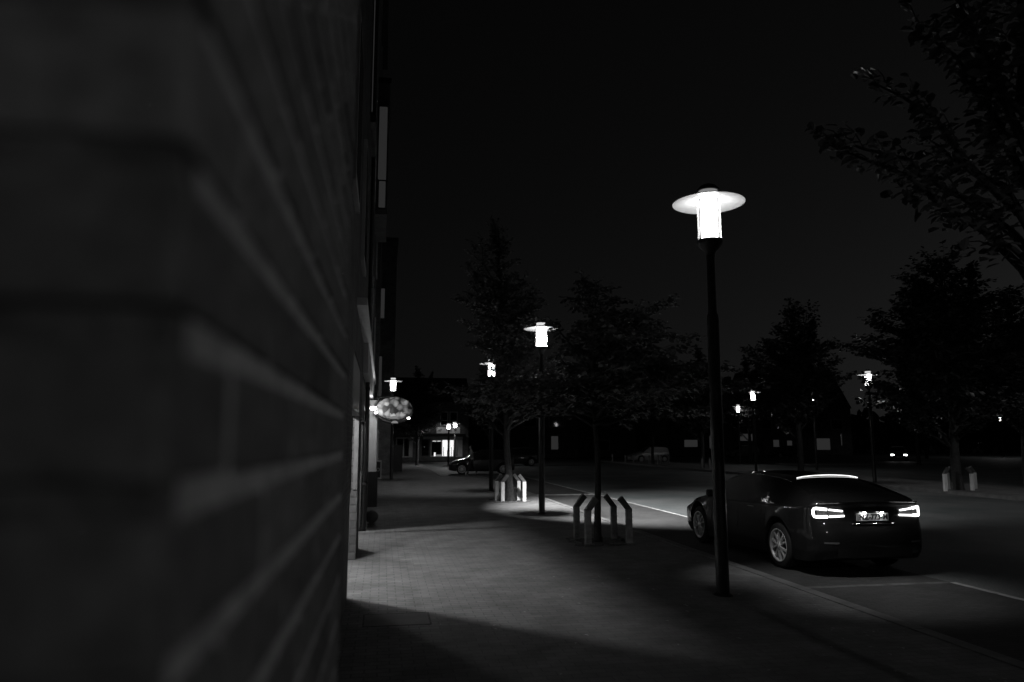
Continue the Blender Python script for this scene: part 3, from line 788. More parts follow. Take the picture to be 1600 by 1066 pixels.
class Car:
    """lofted car body; local x to the right, y forwards from the rear bumper, z up"""
    def __init__(s, spec): s.__dict__.update(spec); s.NE = 3.6; s.RE = .42
    def k(s, y):
        f = 1.
        for q in (y, s.L - y):
            if q < s.RE:
                u = max(0., min(1., 1 - q / s.RE)); f = min(f, (1 - u ** s.NE) ** (1 / s.NE))
        return f
    def off(s, y, z):
        o = lin(s.rear_off, z) * math.exp(-y / .25)
        o -= lin(s.front_off, z) * math.exp(-(s.L - y) / .25)
        return o
    def zb(s, y):
        b = s.ground
        b += .10 * math.exp(-y / .3) + .06 * math.exp(-(s.L - y) / .3)
        for a in s.axles:
            d = abs(y - a)
            if d < s.ar: b = max(b, s.wr + math.sqrt(s.ar ** 2 - d * d))
        return b
    def section(s, y):
        g = lambda i: interp(s.tab, y, i)
        zb = s.zb(y); wr, wm, ws, zs, wt, zt, zc = [g(i) for i in range(1, 8)]
        zm = max(s.zm, zb + .05); z2 = zb + min(.08, (zm - zb) * .5)
        key = [(0, zb), (wr * .8, zb), (wr, zb + .012), (wr + (wm - wr) * .75, z2 + .03), (wm, max(zm, z2 + .05)), (ws + .012, zs - .035), (ws - .012, zs), (wt, zt), (wt * .62, zt + (zc - zt) * .72), (0, zc)]
        cuts = [1, 3, 1, 3, 5, 3, 1, 5, 4, 5]
        rows = []
        for i in range(len(key) - 1):
            p0, p1, p2, p3 = key[max(i - 1, 0)], key[i], key[i + 1], key[min(i + 2, len(key) - 1)]
            n = cuts[i]
            for j in range(n):
                u = j / n
                if i in (0, 1, 2, 5, 6): q = tuple(a + (b - a) * u for a, b in zip(p1, p2))
                elif i >= 7:
                    if i == 8: p3 = (-key[-2][0], key[-2][1])
                    q = tuple(.5 * (2 * b + (c - a) * u + (2 * a - 5 * b + 4 * c - d) * u * u + (3 * b - a - 3 * c + d) * u ** 3) for a, b, c, d in zip(p0 if i > 7 else p1, p1, p2, p3))
                else:
                    q = tuple(.5 * (2 * b + (c - a) * u + (2 * a - 5 * b + 4 * c - d) * u * u + (3 * b - a - 3 * c + d) * u ** 3) for a, b, c, d in zip(p0 if i > 3 else p1, p1, p2, p3))
                rows.append(q)
        rows.append(key[-1])
        idx = []; c = 0
        for n in cuts[:-1]: idx.append(c); c += n
        idx.append(c)
        return rows, idx
    def stations(s):
        st = [s.RE * (1 - math.cos(R(90) * i / 12)) for i in range(13)]
        st += [s.L - q for q in st]
        y = s.RE + .07
        while y < s.L - s.RE - .04: st.append(y); y += .07
        for a in s.axles:
            st += [a + s.ar * math.sin(R(q)) for q in range(-90, 91, 9)] + [a - s.ar - .004, a + s.ar + .004]
        for g in s.side + [s.rear, s.front]: st += list(g)
        st = sorted(st); out = [st[0]]
        for q in st[1:]:
            if q - out[-1] > .0025: out.append(q)
        return out
    def surf(s, x, z):
        """depth of the tail at lateral x, height z"""
        u = min(.999, abs(x) / s.tail_w)
        y = s.RE * (1 - (1 - u ** s.NE) ** (1 / s.NE))
        return y + s.off(y, z)
    def nose(s, x, z):
        u = min(.999, abs(x) / s.tail_w)
        y = s.L - s.RE * (1 - (1 - u ** s.NE) ** (1 / s.NE))
        return y + s.off(y, z)
    def build(s, t, paint):
        st = s.stations(); secs = [s.section(y) for y in st]; idx = secs[0][1]
        nr = len(secs[0][0]); rB, rT = idx[6], idx[7]      # belt row and roof edge row
        def pt(i, j, sg):
            y = st[i]; x, z = secs[i][0][j]
            return (sg * x * s.k(y), y + s.off(y, z), z)
        groups = {}
        def cls(i, j):
            ym = (st[i] + st[i + 1]) / 2
            if rB <= j < rT:
                zt, zs = interp(s.tab, ym, 6), interp(s.tab, ym, 4)
                for n, (a, b) in enumerate(s.side):
                    if a < ym < b and rB + 1 <= j < rT - 0 and zt - zs > .07: return ('side', n)
            if j >= rT:
                if s.rear[0] < ym < s.rear[1]: return ('rear', 0)
                if s.front[0] < ym < s.front[1]: return ('front', 0)
                if s.roofglass and s.roofglass[0] < ym < s.roofglass[1]: return ('roof', 0)
            return ('body', 0)
        for sg in (-1, 1):
            for i in range(len(st) - 1):
                for j in range(nr - 1):
                    c = cls(i, j); key = c if c[0] != 'side' else (c[0], c[1], sg)
                    q = [pt(i, j, sg), pt(i + 1, j, sg), pt(i + 1, j + 1, sg), pt(i, j + 1, sg)]
                    groups.setdefault(key, []).append(q if sg > 0 else q[::-1])
        names = {'side': 'side_window', 'rear': 'rear_window', 'front': 'windscreen', 'roof': 'glass_roof'}
        for key, qs in groups.items():
            bm = bmesh.new(); cache = {}
            for q in qs:
                vv = []
                for p in q:
                    kk = (round(p[0], 4), round(p[1], 4), round(p[2], 4))
                    if kk not in cache: cache[kk] = bm.verts.new(kk)
                    if cache[kk] not in vv: vv.append(cache[kk])
                if len(vv) >= 3:
                    try: bm.faces.new(vv).smooth = True
                    except ValueError: pass
            nm = 'body' if key[0] == 'body' else names[key[0]]
            me = bpy.data.meshes.new(nm); bm.to_mesh(me); bm.free()
            me.materials.append(paint if nm == 'body' else M['darkglass'])
            me.set_sharp_from_angle(angle=R(38))
            o = bpy.data.objects.new(nm, me); COL.objects.link(o); o.parent = t
        # inside of the body, closed off
        MB().box(-s.W + .26, s.W - .26, .5, s.L - .5, s.ground + .02, .62).build('underbody', M['black'], t)
        MB().box(-s.W + .33, s.W - .33, s.axles[0] + .1, s.axles[1] - .6, .621, .86, .03).build('interior', M['black'], t)
        for a in s.axles:
            for sg in (-1, 1): wheel(t, sg * (s.W - .012), a, s.wr, sg, s.spokes, s.rim)

def wheel(t, x, y, r, sg, spokes, rim_m):
    w = .23
    wp = MB()
    prof = [(r * .70, 0), (r * .72, .0), (r * .9, .004), (r * .97, .02), (r, .05), (r, w - .05), (r * .97, w - .02), (r * .7, w)]
    wp.lathe([(a, -sg * h) for a, h in prof], 40, (x, y, r), 'x')
    o = wp.build('wheel', M['rubber'], t)
    rm = MB()
    rr = r * .715
    rm.lathe([(rr, -sg * .0), (rr + .004, -sg * -.006), (rr * .95, -sg * -.004), (rr * .91, -sg * .012), (rr * .90, -sg * .17)], 40, (x, y, r), 'x')
    rm.lathe([(0, sg * .012), (.035, sg * .012), (.05, -sg * .0), (.065, -sg * .03), (.06, -sg * .08)], 20, (x, y, r), 'x')
    for k in range(spokes):
        for dv in (-.5, .5):
            a0 = 2 * PI * (k + dv * .22) / spokes; a1 = 2 * PI * (k + dv * .52) / spokes
            pts = []
            for (q, hw, dep) in ((.052, .013, .006), (rr * .5, .012, .004), (rr * .93, .017, .016)):
                u = q / rr; a = a0 + (a1 - a0) * u
                c, sn = math.cos(a), math.sin(a)
                pts.append(((q * c - hw * sn, q * sn + hw * c), (q * c + hw * sn, q * sn - hw * c), dep))
            vs = []
            for (p, q, dep) in pts:
                for back in (0, .035):
                    vs += [(x - sg * (dep + back), y + p[0], r + p[1]), (x - sg * (dep + back), y + q[0], r + q[1])]
            fs = []
            for i in range(2):
                o4 = i * 4
                fs += [(o4, o4 + 1, o4 + 5, o4 + 4), (o4 + 2, o4 + 6, o4 + 7, o4 + 3), (o4, o4 + 4, o4 + 6, o4 + 2), (o4 + 1, o4 + 3, o4 + 7, o4 + 5)]
            rm.add(vs, fs)
    rm.build('rim', rim_m, o)
    MB().lathe([(rr * .9, -sg * .12), (0, -sg * .12)], 30, (x, y, r), 'x').build('brake_disc', M['black'], o)

#        y    wr    wm    ws    zs    wt    zt    zc
SALOON = dict(L=4.97, W=.97, ground=.17, wr=.35, ar=.385, axles=(1.06, 4.02), zm=.62, tail_w=.9, roofglass=(1.75, 2.75),
    tab=[(0., .84, .90, .88, 1.03, .80, 1.07, 1.085), (.22, .88, .93, .90, 1.045, .79, 1.115, 1.14), (.5, .90, .955, .915, 1.035, .74, 1.19, 1.225), (.9, .915, .972, .925, 1.01, .69, 1.29, 1.355), (1.2, .92, .975, .92, .995, .655, 1.345, 1.425),
         (1.6, .92, .975, .92, .98, .63, 1.375, 1.43), (2.1, .92, .97, .915, .965, .61, 1.39, 1.445), (2.6, .92, .965, .91, .955, .61, 1.385, 1.445), (3.1, .92, .965, .91, .945, .64, 1.30, 1.375),
         (3.55, .92, .967, .905, .93, .71, 1.10, 1.175), (3.85, .92, .97, .90, .915, .76, .955, 1.0), (4.3, .90, .96, .87, .84, .72, .875, .905), (4.7, .86, .92, .80, .73, .62, .76, .785), (4.97, .80, .84, .70, .60, .5, .62, .635)],
    rear_off=[(.2, .16), (.32, .05), (.45, 0), (.64, .01), (.72, .045), (.80, .075), (1.0, .085), (1.06, .055), (1.09, .05), (1.2, .1)],
    front_off=[(.2, .08), (.4, 0), (.6, .04), (.8, .15)], side=[(1.12, 1.62), (1.68, 2.34), (2.42, 3.5)], rear=(.42, 1.10), front=(2.95, 3.78), spokes=5, rim=None)
SALOON['rim'] = M['alloy']

def saloon():
    t = thing('parked_car', 'black fastback saloon with lit C shaped tail lamps parked in the kerbside bay', 'car', (7.12, 9.92, ROADZ))
    c = Car(SALOON); c.build(t, M['paintcar'])
    # tail lamps
    for sg in (-1, 1):
        lens = MB(); n = 16; vs = []
        xs = [.44 + .43 * i / n for i in range(n + 1)]
        for x in xs:
            u = (x - .44) / .43
            zt, zl = .955 + .045 * u, .875 - .02 * u
            for j in range(5):
                z = zl + (zt - zl) * j / 4
                vs.append((sg * x, c.surf(x, z) - .006, z))
        fs = []
        for i in range(n):
            for j in range(4):
                q = (i * 5 + j, (i + 1) * 5 + j, (i + 1) * 5 + j + 1, i * 5 + j + 1)
                fs.append(q if sg > 0 else q[::-1])
        lo = lens.add(vs, fs, True).build('tail_light', M['lens'], t)
        def bar(path, r): 
            m = MB(); m.tube([(sg * x, c.surf(x, z) - .014, z) for x, z in path], r, 8); m.build('light_bar', M['tail'], lo)
        up = lambda x: .948 + .045 * (x - .44) / .43
        dn = lambda x: .883 - .02 * (x - .44) / .43
        bar([(.47 + .2 * i / 6, up(.47 + .2 * i / 6)) for i in range(7)], .011)
        bar([(.45 + .22 * i / 6, dn(.45 + .22 * i / 6)) for i in range(7)] , .012)
        pth = [(.70 + .13 * i / 6, up(.70 + .13 * i / 6)) for i in range(7)]
        pth += [(.853, up(.853) - .010), (.862, .955), (.862, .90), (.853, dn(.853) + .008)]
        pth += [(.83 - .135 * i / 6, dn(.83 - .135 * i / 6)) for i in range(7)]
        bar(pth, .019)
    # brake strip at the head of the rear window
    m = MB(); pth = []
    for i in range(25):
        x = -.54 + 1.08 * i / 24
        y = 1.12; rows, idx = c.section(y)
        zz = None
        for a, b in zip(rows[idx[7]:], rows[idx[7] + 1:]):
            if b[0] <= abs(x) <= a[0]: zz = a[1] + (b[1] - a[1]) * (a[0] - abs(x)) / max(1e-6, a[0] - b[0])
        if zz is None: continue
        pth.append((x, y - .02 + .12 * x * x, zz + .012))
    m.tube(pth, .007, 6); m.build('brake_strip', M['brake'], t)
    # spoiler lip, diffuser, reflectors, chrome bar, badge-free lid line
    m = MB(); m.tube([(x, c.surf(x, 1.08) - .008, 1.085 - .02 * (x / .8) ** 2) for x in [-.8 + 1.6 * i / 20 for i in range(21)]], .012, 6); m.build('spoiler_lip', M['paintcar'], t)
    m = MB(); m.tube([(x, c.surf(x, .77) - .008, .765) for x in [-.33 + .66 * i / 16 for i in range(17)]], .010, 6); m.build('chrome_strip', M['chrome'], t)
    m = MB()
    for i in range(16):
        x0, x1 = -.6 + 1.2 * i / 16, -.6 + 1.2 * (i + 1) / 16
        m.add([(x0, c.surf(x0, .36) - .004, .30), (x1, c.surf(x1, .36) - .004, .30), (x1, c.surf(x1, .42) - .004, .43), (x0, c.surf(x0, .42) - .004, .43)], [(0, 1, 2, 3)])
    m.build('diffuser', M['black'], t)
    for sg in (-1, 1):
        m = MB(); xs = [.58 + .2 * i / 6 for i in range(7)]
        for a, b in zip(xs, xs[1:]):
            q = [(sg * a, c.surf(a, .5) - .004, .49), (sg * b, c.surf(b, .5) - .004, .49), (sg * b, c.surf(b, .5) - .004, .515), (sg * a, c.surf(a, .5) - .004, .515)]
            m.add(q if sg > 0 else q[::-1], [(0, 1, 2, 3)])
        m.build('reflector', M['lens'], t)
    # number plate with its two small lamps
    yp = c.surf(0, .86) - .012
    pl = MB().box(-.26, .26, yp - .006, yp + .004, .805, .915, .003).build('number_plate', M['plate'], t)
    cu = bpy.data.curves.new('lettering', 'FONT'); cu.body = 'NZ-773-M'; cu.size = .105; cu.align_x = 'CENTER'; cu.align_y = 'CENTER'; cu.extrude = .001
    cu.offset = .0035; cu.space_character = 1.02
    to = bpy.data.objects.new('lettering', cu); COL.objects.link(to)
    bpy.context.view_layer.update()
    me = bpy.data.meshes.new_from_object(to.evaluated_get(bpy.context.evaluated_depsgraph_get()))
    bpy.data.objects.remove(to); me.materials.clear(); me.materials.append(M['ink'])
    to = bpy.data.objects.new('lettering', me); COL.objects.link(to); to.parent = pl
    to.location = (.015, yp - .0075, .86); to.rotation_euler = (R(90), 0, 0)
    MB().box(-.262, -.222, yp - .0068, yp - .0062, .807, .913).build('country_band', mat('plate_band', .3, .5), pl)
    for x in (-.14, .14):
        h = MB().box(x - .035, x + .035, yp - .045, yp + .02, .932, .944, .003).build('plate_lamp', M['black'], t)
        MB().box(x - .022, x + .022, yp - .038, yp - .018, .9285, .9315).build('lit_lens', emit('plate_lamp_lit', 90.), h)
    # chrome line round the side windows, door handles, mirrors
    for sg in (-1, 1):
        m = MB(); pth = []
        for i in range(40):
            y = 1.05 + 2.5 * i / 39; rows, idx = c.section(y); x, z = rows[idx[6] + 1]
            pth.append((sg * (x + .004), y + c.off(y, z), z + .002))
        m.tube(pth, .009, 6)
        pth = []
        for i in range(40):
            y = 1.05 + 2.5 * i / 39; rows, idx = c.section(y); x, z = rows[idx[7]]
            pth.append((sg * (x + .003), y, z))
        m.tube(pth, .007, 6)
        m.build('window_trim', M['chrome'], t)
        for y in (1.92, 2.95):
            rows, idx = c.section(y); x, z = rows[idx[5] - 1]
            MB().box(sg * (x + .004) - .012, sg * (x + .004) + .012, y - .11, y + .11, z - .02, z + .008, .006).build('door_handle', M['chrome'], t)
        m = MB(); m.tube([(sg * .93, 3.28, .97), (sg * 1.0, 3.26, 1.0)], .02, 6)
        m.box(min(sg * .99, sg * 1.12), max(sg * .99, sg * 1.12), 3.2, 3.32, .94, 1.07, .03)
        m.build('side_mirror', M['paintcar'], t)
        for y in (1.56, 2.38, 3.42):
            m = MB(); pts = []
            for z_ in range(8):
                rows, idx = c.section(y); j = idx[3] + 2 + z_
                if j < idx[6]: pts.append((sg * (rows[j][0] + .0005), y, rows[j][1]))
            if len(pts) > 2: m.tube(pts, .0035, 4); m.build('door_gap', M['black'], t)
        return t
saloon()

HATCH = dict(L=4.05, W=.86, ground=.17, wr=.31, ar=.345, axles=(.75, 3.25), zm=.6, tail_w=.78, roofglass=None,
    tab=[(0., .72, .80, .78, .93, .66, 1.0, 1.02), (.12, .76, .83, .80, .95, .64, 1.2, 1.24), (.35, .78, .85, .81, .95, .60, 1.38, 1.43), (.9, .80, .858, .81, .94, .58, 1.42, 1.475), (1.7, .80, .86, .81, .93, .58, 1.42, 1.48),
         (2.3, .80, .86, .81, .92, .60, 1.33, 1.40), (2.75, .80, .855, .80, .91, .66, 1.08, 1.15), (3.0, .80, .85, .79, .90, .68, .94, .98), (3.5, .78, .83, .74, .80, .6, .83, .86), (3.85, .74, .79, .68, .68, .5, .70, .72), (4.05, .68, .72, .6, .55, .42, .57, .58)],
    rear_off=[(.3, .02), (.5, 0), (.7, .06), (1., .1)], front_off=[(.3, .03), (.5, 0), (.7, .08)], side=[(.4, .85), (.9, 1.55), (1.62, 2.7)], rear=(.14, .36), front=(2.2, 2.95), spokes=8, rim=None)
HATCH['rim'] = M['alloy']
def hatch(x, y, rz, label, paint, lit=False, group='cars parked far down the road', zb=ROADZ):
    t = thing('parked_car', label, 'car', (x, y, zb), rz, group)
    c = Car(HATCH); c.build(t, paint)
    for sg in (-1, 1):
        m = MB(); xs = [.42 + .3 * i / 8 for i in range(9)]
        for a, b in zip(xs, xs[1:]):
            q = [(sg * a, c.nose(a, .62) + .012, .56), (sg * b, c.nose(b, .62) + .012, .57), (sg * b, c.nose(b, .66) - .006, .71), (sg * a, c.nose(a, .66) - .006, .67)]
            m.add(q if sg < 0 else q[::-1], [(0, 1, 2, 3)])
        m.build('headlight', M['head'] if lit else M['headoff'], t)
        m = MB()
        for a, b in zip([.55, .62, .68, .73], [.62, .68, .73, .765]):
            q = [(sg * a, c.surf(a, .75) - .008, .7), (sg * b, c.surf(b, .75) - .008, .7), (sg * b, c.surf(b, .85) - .008, .9), (sg * a, c.surf(a, .85) - .008, .9)]
            m.add(q if sg > 0 else q[::-1], [(0, 1, 2, 3)])
        m.build('tail_light', M['lens'], t)
        m = MB(); m.box(min(sg * .8, sg * .97), max(sg * .8, sg * .97), 2.5, 2.6, .88, 1.0, .025); m.build('side_mirror', paint, t)
        for yy in (1.35, 2.2):
            rows, idx = c.section(yy); xx, z = rows[idx[5] - 1]
            MB().box(sg * xx - .012, sg * xx + .016, yy - .09, yy + .09, z - .02, z + .008, .005).build('door_handle', M['chrome'], t)
    MB().box(-.26, .26, c.nose(0, .45) + .004, c.nose(0, .45) + .014, .38, .49, .003).build('number_plate', M['plate'], t)
    return t
hatch(8.05, 45.2, R(86), 'dark small hatchback standing side on where the pavement ends', M['darkcar'])
hatch(12.6, 60., R(95), 'dark car behind the second lamp pole with a bright glint', M['darkcar'])
hatch(27.0, 68., R(100), 'silver parked car behind the pale short posts', M['palecar'])
hatch(46., 86., R(95), 'silver parked car in front of the house with the wide pale window', M['palecar'])
hatch(50.5, 84., R(95), 'dark parked car right of the far silver one by the terraced houses', M['darkcar'])
oc = hatch(52.9, 69.5, R(145), 'dark oncoming car with both headlights lit', M['darkcar'], True, group=None)

# ------------------------------------------------------------------ walking person
def person(x, y, rz, label):
    t = thing('person', label, 'person', (x, y, ROADZ), rz)
    # facing local -x; joints: (x, y, z, radius)
    J = dict(pel=(0, 0, .93, .135), wst=(.0, 0, 1.08, .125), chest=(-.03, 0, 1.28, .15), neckb=(-.03, 0, 1.43, .075), neck=(-.045, 0, 1.49, .052), chin=(-.07, 0, 1.545, .062), head=(-.06, 0, 1.62, .092), crown=(-.045, 0, 1.71, .06), nose=(-.165, 0, 1.61, .014),
             earl=(-.045, -.095, 1.615, .016), earr=(-.045, .095, 1.615, .016),
             shl=(-.03, -.19, 1.39, .062), ell=(-.12, -.235, 1.14, .043), wrl=(-.29, -.2, 1.02, .03), pal=(-.355, -.195, 1.0, .032),
             shr=(-.03, .19, 1.39, .062), elr=(.13, .23, 1.15, .043), wrr=(.16, .22, .91, .03), par=(.15, .22, .84, .032),
             hpl=(0, -.1, .9, .105), knl=(-.2, -.1, .50, .062), anl=(-.27, -.1, .09, .042), tol=(-.42, -.1, .04, .036), hel=(-.24, -.1, .04, .036),
             hpr=(0, .1, .9, .105), knr=(.09, .1, .50, .062), anr=(.36, .1, .16, .042), tor=(.25, .1, .045, .034), her=(.42, .1, .13, .032))
    E = [('pel', 'wst'), ('wst', 'chest'), ('chest', 'neckb'), ('neckb', 'neck'), ('neck', 'chin'), ('chin', 'head'), ('head', 'crown'), ('head', 'nose'), ('head', 'earl'), ('head', 'earr'),
         ('chest', 'shl'), ('shl', 'ell'), ('ell', 'wrl'), ('wrl', 'pal'), ('chest', 'shr'), ('shr', 'elr'), ('elr', 'wrr'), ('wrr', 'par'),
         ('pel', 'hpl'), ('hpl', 'knl'), ('knl', 'anl'), ('anl', 'tol'), ('anl', 'hel'), ('pel', 'hpr'), ('hpr', 'knr'), ('knr', 'anr'), ('anr', 'tor'), ('anr', 'her')]
    for h, d, sd in (('pal', Vector((-1, 0, -.25)), 1), ('par', Vector((-.15, 0, -1)), 1)):
        p = Vector(J[h][:3]); d = d.normalized(); cr = Vector((0, 0, 1)) if abs(d.x) > .5 else Vector((1, 0, 0))
        for i, (o, l) in enumerate(((-.027, .07), (-.009, .082), (.009, .078), (.027, .062))):
            a = p + cr * o + d * .03; b = a + d * l * .55; c = b + (d * .8 + Vector((0, .5, 0))).normalized() * l * .5
            for s_, q in (('a', a), ('b', b), ('c', c)): J[h + str(i) + s_] = (*q, .0085)
            E += [(h, h + str(i) + 'a'), (h + str(i) + 'a', h + str(i) + 'b'), (h + str(i) + 'b', h + str(i) + 'c')]
        a = p - cr * .03 - d * .02; b = a - cr * .03 + d * .035
        J[h + 'ta'] = (*a, .011); J[h + 'tb'] = (*b, .009); E += [(h, h + 'ta'), (h + 'ta', h + 'tb')]
    names = list(J)
    me = bpy.data.meshes.new('body'); me.from_pydata([J[n][:3] for n in names], [(names.index(a), names.index(b)) for a, b in E], [])
    o = bpy.data.objects.new('body', me); COL.objects.link(o)
    o.modifiers.new('skin', 'SKIN'); sv = me.skin_vertices[0].data
    for i, n in enumerate(names):
        r = J[n][3]; sv[i].radius = (r, r); sv[i].use_root = (n == 'pel')
    sd = o.modifiers.new('sub', 'SUBSURF'); sd.levels = 2; sd.render_levels = 2
    bpy.context.view_layer.update()
    nm = bpy.data.meshes.new_from_object(o.evaluated_get(bpy.context.evaluated_depsgraph_get()))
    bpy.data.objects.remove(o)
    for m in ('shirt', 'skin', 'trouser', 'shoe'): nm.materials.append(M[m])
    for p in nm.polygons:
        p.use_smooth = True; c = p.center; mi = 0
        if c.z > 1.455: mi = 1
        elif c.z < .93 and abs(c.y) < .185: mi = 2
        if c.z < .075 or (c.x > .3 and c.z < .15): mi = 3
        if (c.x < -.28 and .9 < c.z < 1.1) or (abs(c.y - .22) < .06 and c.z < .92 and c.y > .18): mi = 1
        p.material_index = mi
    o = bpy.data.objects.new('body', nm); COL.objects.link(o); o.parent = t
    h = MB(); h.lathe([(.0, 1.765), (.055, 1.755), (.09, 1.72), (.103, 1.67), (.104, 1.63), (.098, 1.60)], 20, (-.048, 0, 0))
    for i, v in enumerate(h.v):
        if v[0] < -.1 and v[2] < 1.69: h.v[i] = (v[0] + .03, v[1], 1.69)
    h.build('hair', M['hair'], t)
    f = MB()
    for sy in (-.033, .033): f.lathe([(0, .012), (.011, .008), (.014, 0), (.0, -.004)], 8, (-.147, sy, 1.632), 'x')
    f.build('eye', M['hair'], t)
    MB().box(-.15, -.142, -.025, .025, 1.563, 1.571).build('mouth', M['hair'], t)
    return t
person(5.2, 43.5, R(8), 'person in grey jacket, dark trousers and white shoes striding before the hatchback')

# ------------------------------------------------------------------ far buildings
def corner_shop():
    t = thing('corner_shop', 'small shop at the end of the pavement with a lit window and pale sign', 'shop', (4.4, 72, 0))
    def part(name, m, x0, x1, y0, y1, z0, z1, par=None): return boxobj(name, m, x0 - 4.4, x1 - 4.4, y0 - 72, y1 - 72, z0, z1, par or t)
    part('wall', M['far_brick'], .6, 8.3, 72, 80, 0, 5.7)
    rf = MB(); rf.add([(-3.9, -.3, 5.7), (4.1, -.3, 5.7), (4.1, 8.3, 5.7), (-3.9, 8.3, 5.7), (-3.9, 4, 8.4), (4.1, 4, 8.4)], [(0, 1, 5, 4), (2, 3, 4, 5), (1, 2, 5), (3, 0, 4), (0, 3, 2, 1)]); rf.build('roof', M['roof'], t)
    part('fascia', M['offwhite'], 3.9, 7.7, 71.7, 71.995, 2.12, 2.36)
    part('canopy', M['dark'], 3.6, 7.9, 71.2, 71.995, 2.37, 2.62)
    sg = part('sign', M['white'], 5.16, 7.45, 71.85, 71.995, 2.68, 3.28)
    f = MB(); rn = random.Random(4)
    for (a, b) in ((.12, .5), (.95, 1.5), (1.7, 2.0)):
        for i in range(4): f.box(.76 + a + (b - a) * i / 4, .76 + a + (b - a) * i / 4 + .06, -.156, -.151, 2.82 + rn.uniform(0, .12), 3.0 + rn.uniform(0, .14))
    f.build('lettering_dashes', M['cap'], sg)  # dark dashes in place of unreadable lettering
    w_ = part('shop_window', M['offwhite'], 4.6, 7.7, 71.93, 71.994, .42, 2.1)
    part('pane', M['darkglass'], 4.72, 5.62, 71.915, 71.925, .55, 2.0, w_)
    part('pane', M['shoplit'], 5.75, 6.45, 71.915, 71.925, .5, 2.02, w_)
    part('pane', M['shoplit'], 6.5, 6.95, 71.915, 71.925, .5, 2.02, w_)
    part('pane', M['curtain_panel'], 7.12, 7.22, 71.915, 71.925, .5, 2.02, w_)
    part('ceiling_tube', M['ring'], 4.8, 5.15, 71.9, 71.91, 1.9, 1.97, w_); part('ceiling_tube', M['ring'], 5.25, 5.6, 71.9, 71.91, 1.9, 1.97, w_)
    part('display', M['shoplit'], 4.95, 5.1, 71.9, 71.91, .5, .85, w_)
    part('shelf', M['shopmid'], 5.15, 5.7, 71.9, 71.91, .5, .65, w_)
    part('door_panel', M['white'], 7.28, 7.68, 71.91, 71.925, .5, 2.02, w_)
    for x in (5.85, 6.2, 6.62, 6.8): part('shelf', M['black'], x, x + RND.uniform(.04, .12), 71.9, 71.91, .5, RND.uniform(.9, 1.5), w_)
    w2 = part('window', M['offwhite'], 1.3, 2.9, 71.95, 71.994, .4, 2.3)
    part('pane', M['darkglass'], 1.42, 1.98, 71.935, 71.945, .5, 2.15, w2); part('pane', M['darkglass'], 2.1, 2.55, 71.935, 71.945, .5, 2.15, w2)
    w3 = part('window', M['cap'], 3.7, 4.5, 71.95, 71.994, .5, 2.1); part('pane', M['darkglass'], 3.76, 4.44, 71.935, 71.945, .55, 2.05, w3)
    for x in (5.5, 6.42):
        w4 = part('window', M['offwhite'], x, x + .78, 71.93, 71.994, 3.45, 4.78)
        part('pane', M['darkglass'], x + .08, x + .70, 71.915, 71.925, 3.95, 4.7, w4); part('pane', M['darkglass'], x + .08, x + .70, 71.915, 71.925, 3.5, 3.88, w4)
    for x in (.95, 2.45):                # two lamps on arms, added over the sign to brighten the shop front
        a = MB(); a.tube([(x, -.01, 3.75), (x, -.5, 3.95), (x, -.95, 3.85)], .02, 6); a.lathe([(.0, 3.86), (.07, 3.83), (.11, 3.72)], 12, (x, -.97, 0)); a = a.build('sign_lamp', M['cap'], t)
        MB().lathe([(.0, 3.735), (.09, 3.735)], 12, (x, -.97, 0)).build('added_lamp_disc', M['ring'], a)
        light('added_sign_bulb', 'SPOT', (x, -.97, 3.70), 8, .05, t, Vector((0, .8, -1)).to_track_quat('-Z', 'Y').to_euler(), 120, .6)
corner_shop()

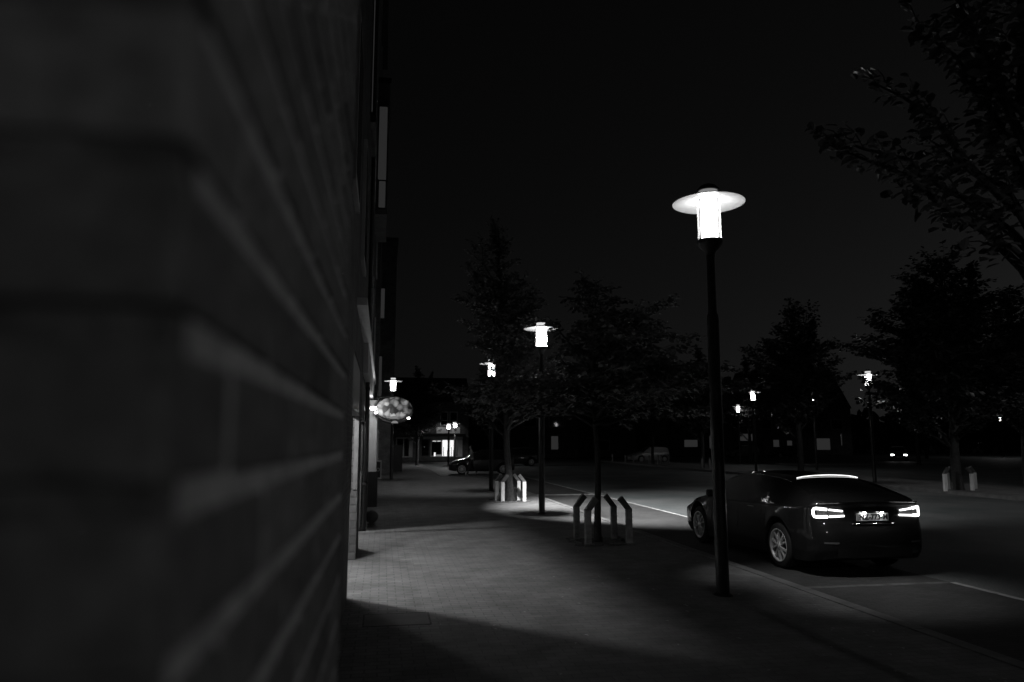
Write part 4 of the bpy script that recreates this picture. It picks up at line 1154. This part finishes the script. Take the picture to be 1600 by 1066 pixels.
def house(x0, x1, y, h, ridge, label, wins, rz=0.):
    t = thing('terraced_house', label, 'house', ((x0 + x1) / 2, y, 0), rz, 'terraced houses across the green')
    W = (x1 - x0) / 2
    boxobj('wall', M['far_brick'], -W, W, 0, 9, 0, h, t)
    rf = MB(); rf.add([(-W, -.35, h), (W - .004, -.35, h), (W - .004, 9.35, h), (-W, 9.35, h), (-W, 4.5, ridge), (W - .004, 4.5, ridge)], [(0, 1, 5, 4), (2, 3, 4, 5), (1, 2, 5), (3, 0, 4), (0, 3, 2, 1)]); r_ = rf.build('roof', M['roof'], t)
    boxobj('chimney', M['far_brick'], W - 1.4, W - .7, 4.1, 4.9, ridge - .6, ridge + .7, r_)
    d = boxobj('door', M['dark'], -W + .5, -W + 1.4, -.06, -.004, 0, 2.1, t)
    for (a, b, z0, z1, m) in wins:
        f = boxobj('window', M['offwhite'], a - .07, b + .07, -.06, -.004, z0 - .07, z1 + .07, t)
        boxobj('pane', M[m], a, b, -.075, -.064, z0, z1, f)
    return t
up = [(-2.4, -1., 3.6, 4.8, 'darkglass'), (.6, 2.2, 3.6, 4.8, 'darkglass')]
house(14.5, 22.5, 84, 5.6, 9.5, 'brick house with one bright narrow window beyond the second lamp', [(.8, 1.6, 1.0, 2.5, 'curtain_panel')] + up)
house(23, 31, 88, 5.6, 9.8, 'dark brick house with unlit windows beyond the wide low tree', [(-1.5, .5, .8, 2., 'darkglass')] + up)
house(34.2, 41.4, 92, 5.6, 10.2, 'brick house with a pale ribbed window left of the nearest lamp pole', [(1.2, 3.0, 1.2, 2.1, 'curtain_panel')] + up)
house(41.5, 48.7, 92, 5.6, 10.2, 'brick house with a wide pale window above the silver parked car', [(1.6, 3.9 - .4, 2.0, 2.9, 'curtain_panel'), (-2.6, -2.2, 1.0, 2.6, 'curtain_panel_dim')] + up)
house(48.8, 56., 92, 6.4, 11.4, 'brick house with a small bright framed window at the terrace end', [(1.2, 1.9, .6, 2.0, 'curtain_panel_dim'), (-.8, .0, 1.2, 2.1, 'curtain_panel_dim')] + up)
house(56.1, 63.3, 92, 6.4, 12.6, 'taller brick house with a large pale blind at the terrace end', [(-2., .2, .8, 2.3, 'curtain_panel'), (1.9, 2.0, 1.4, 2.9, 'curtain_panel')] + up)
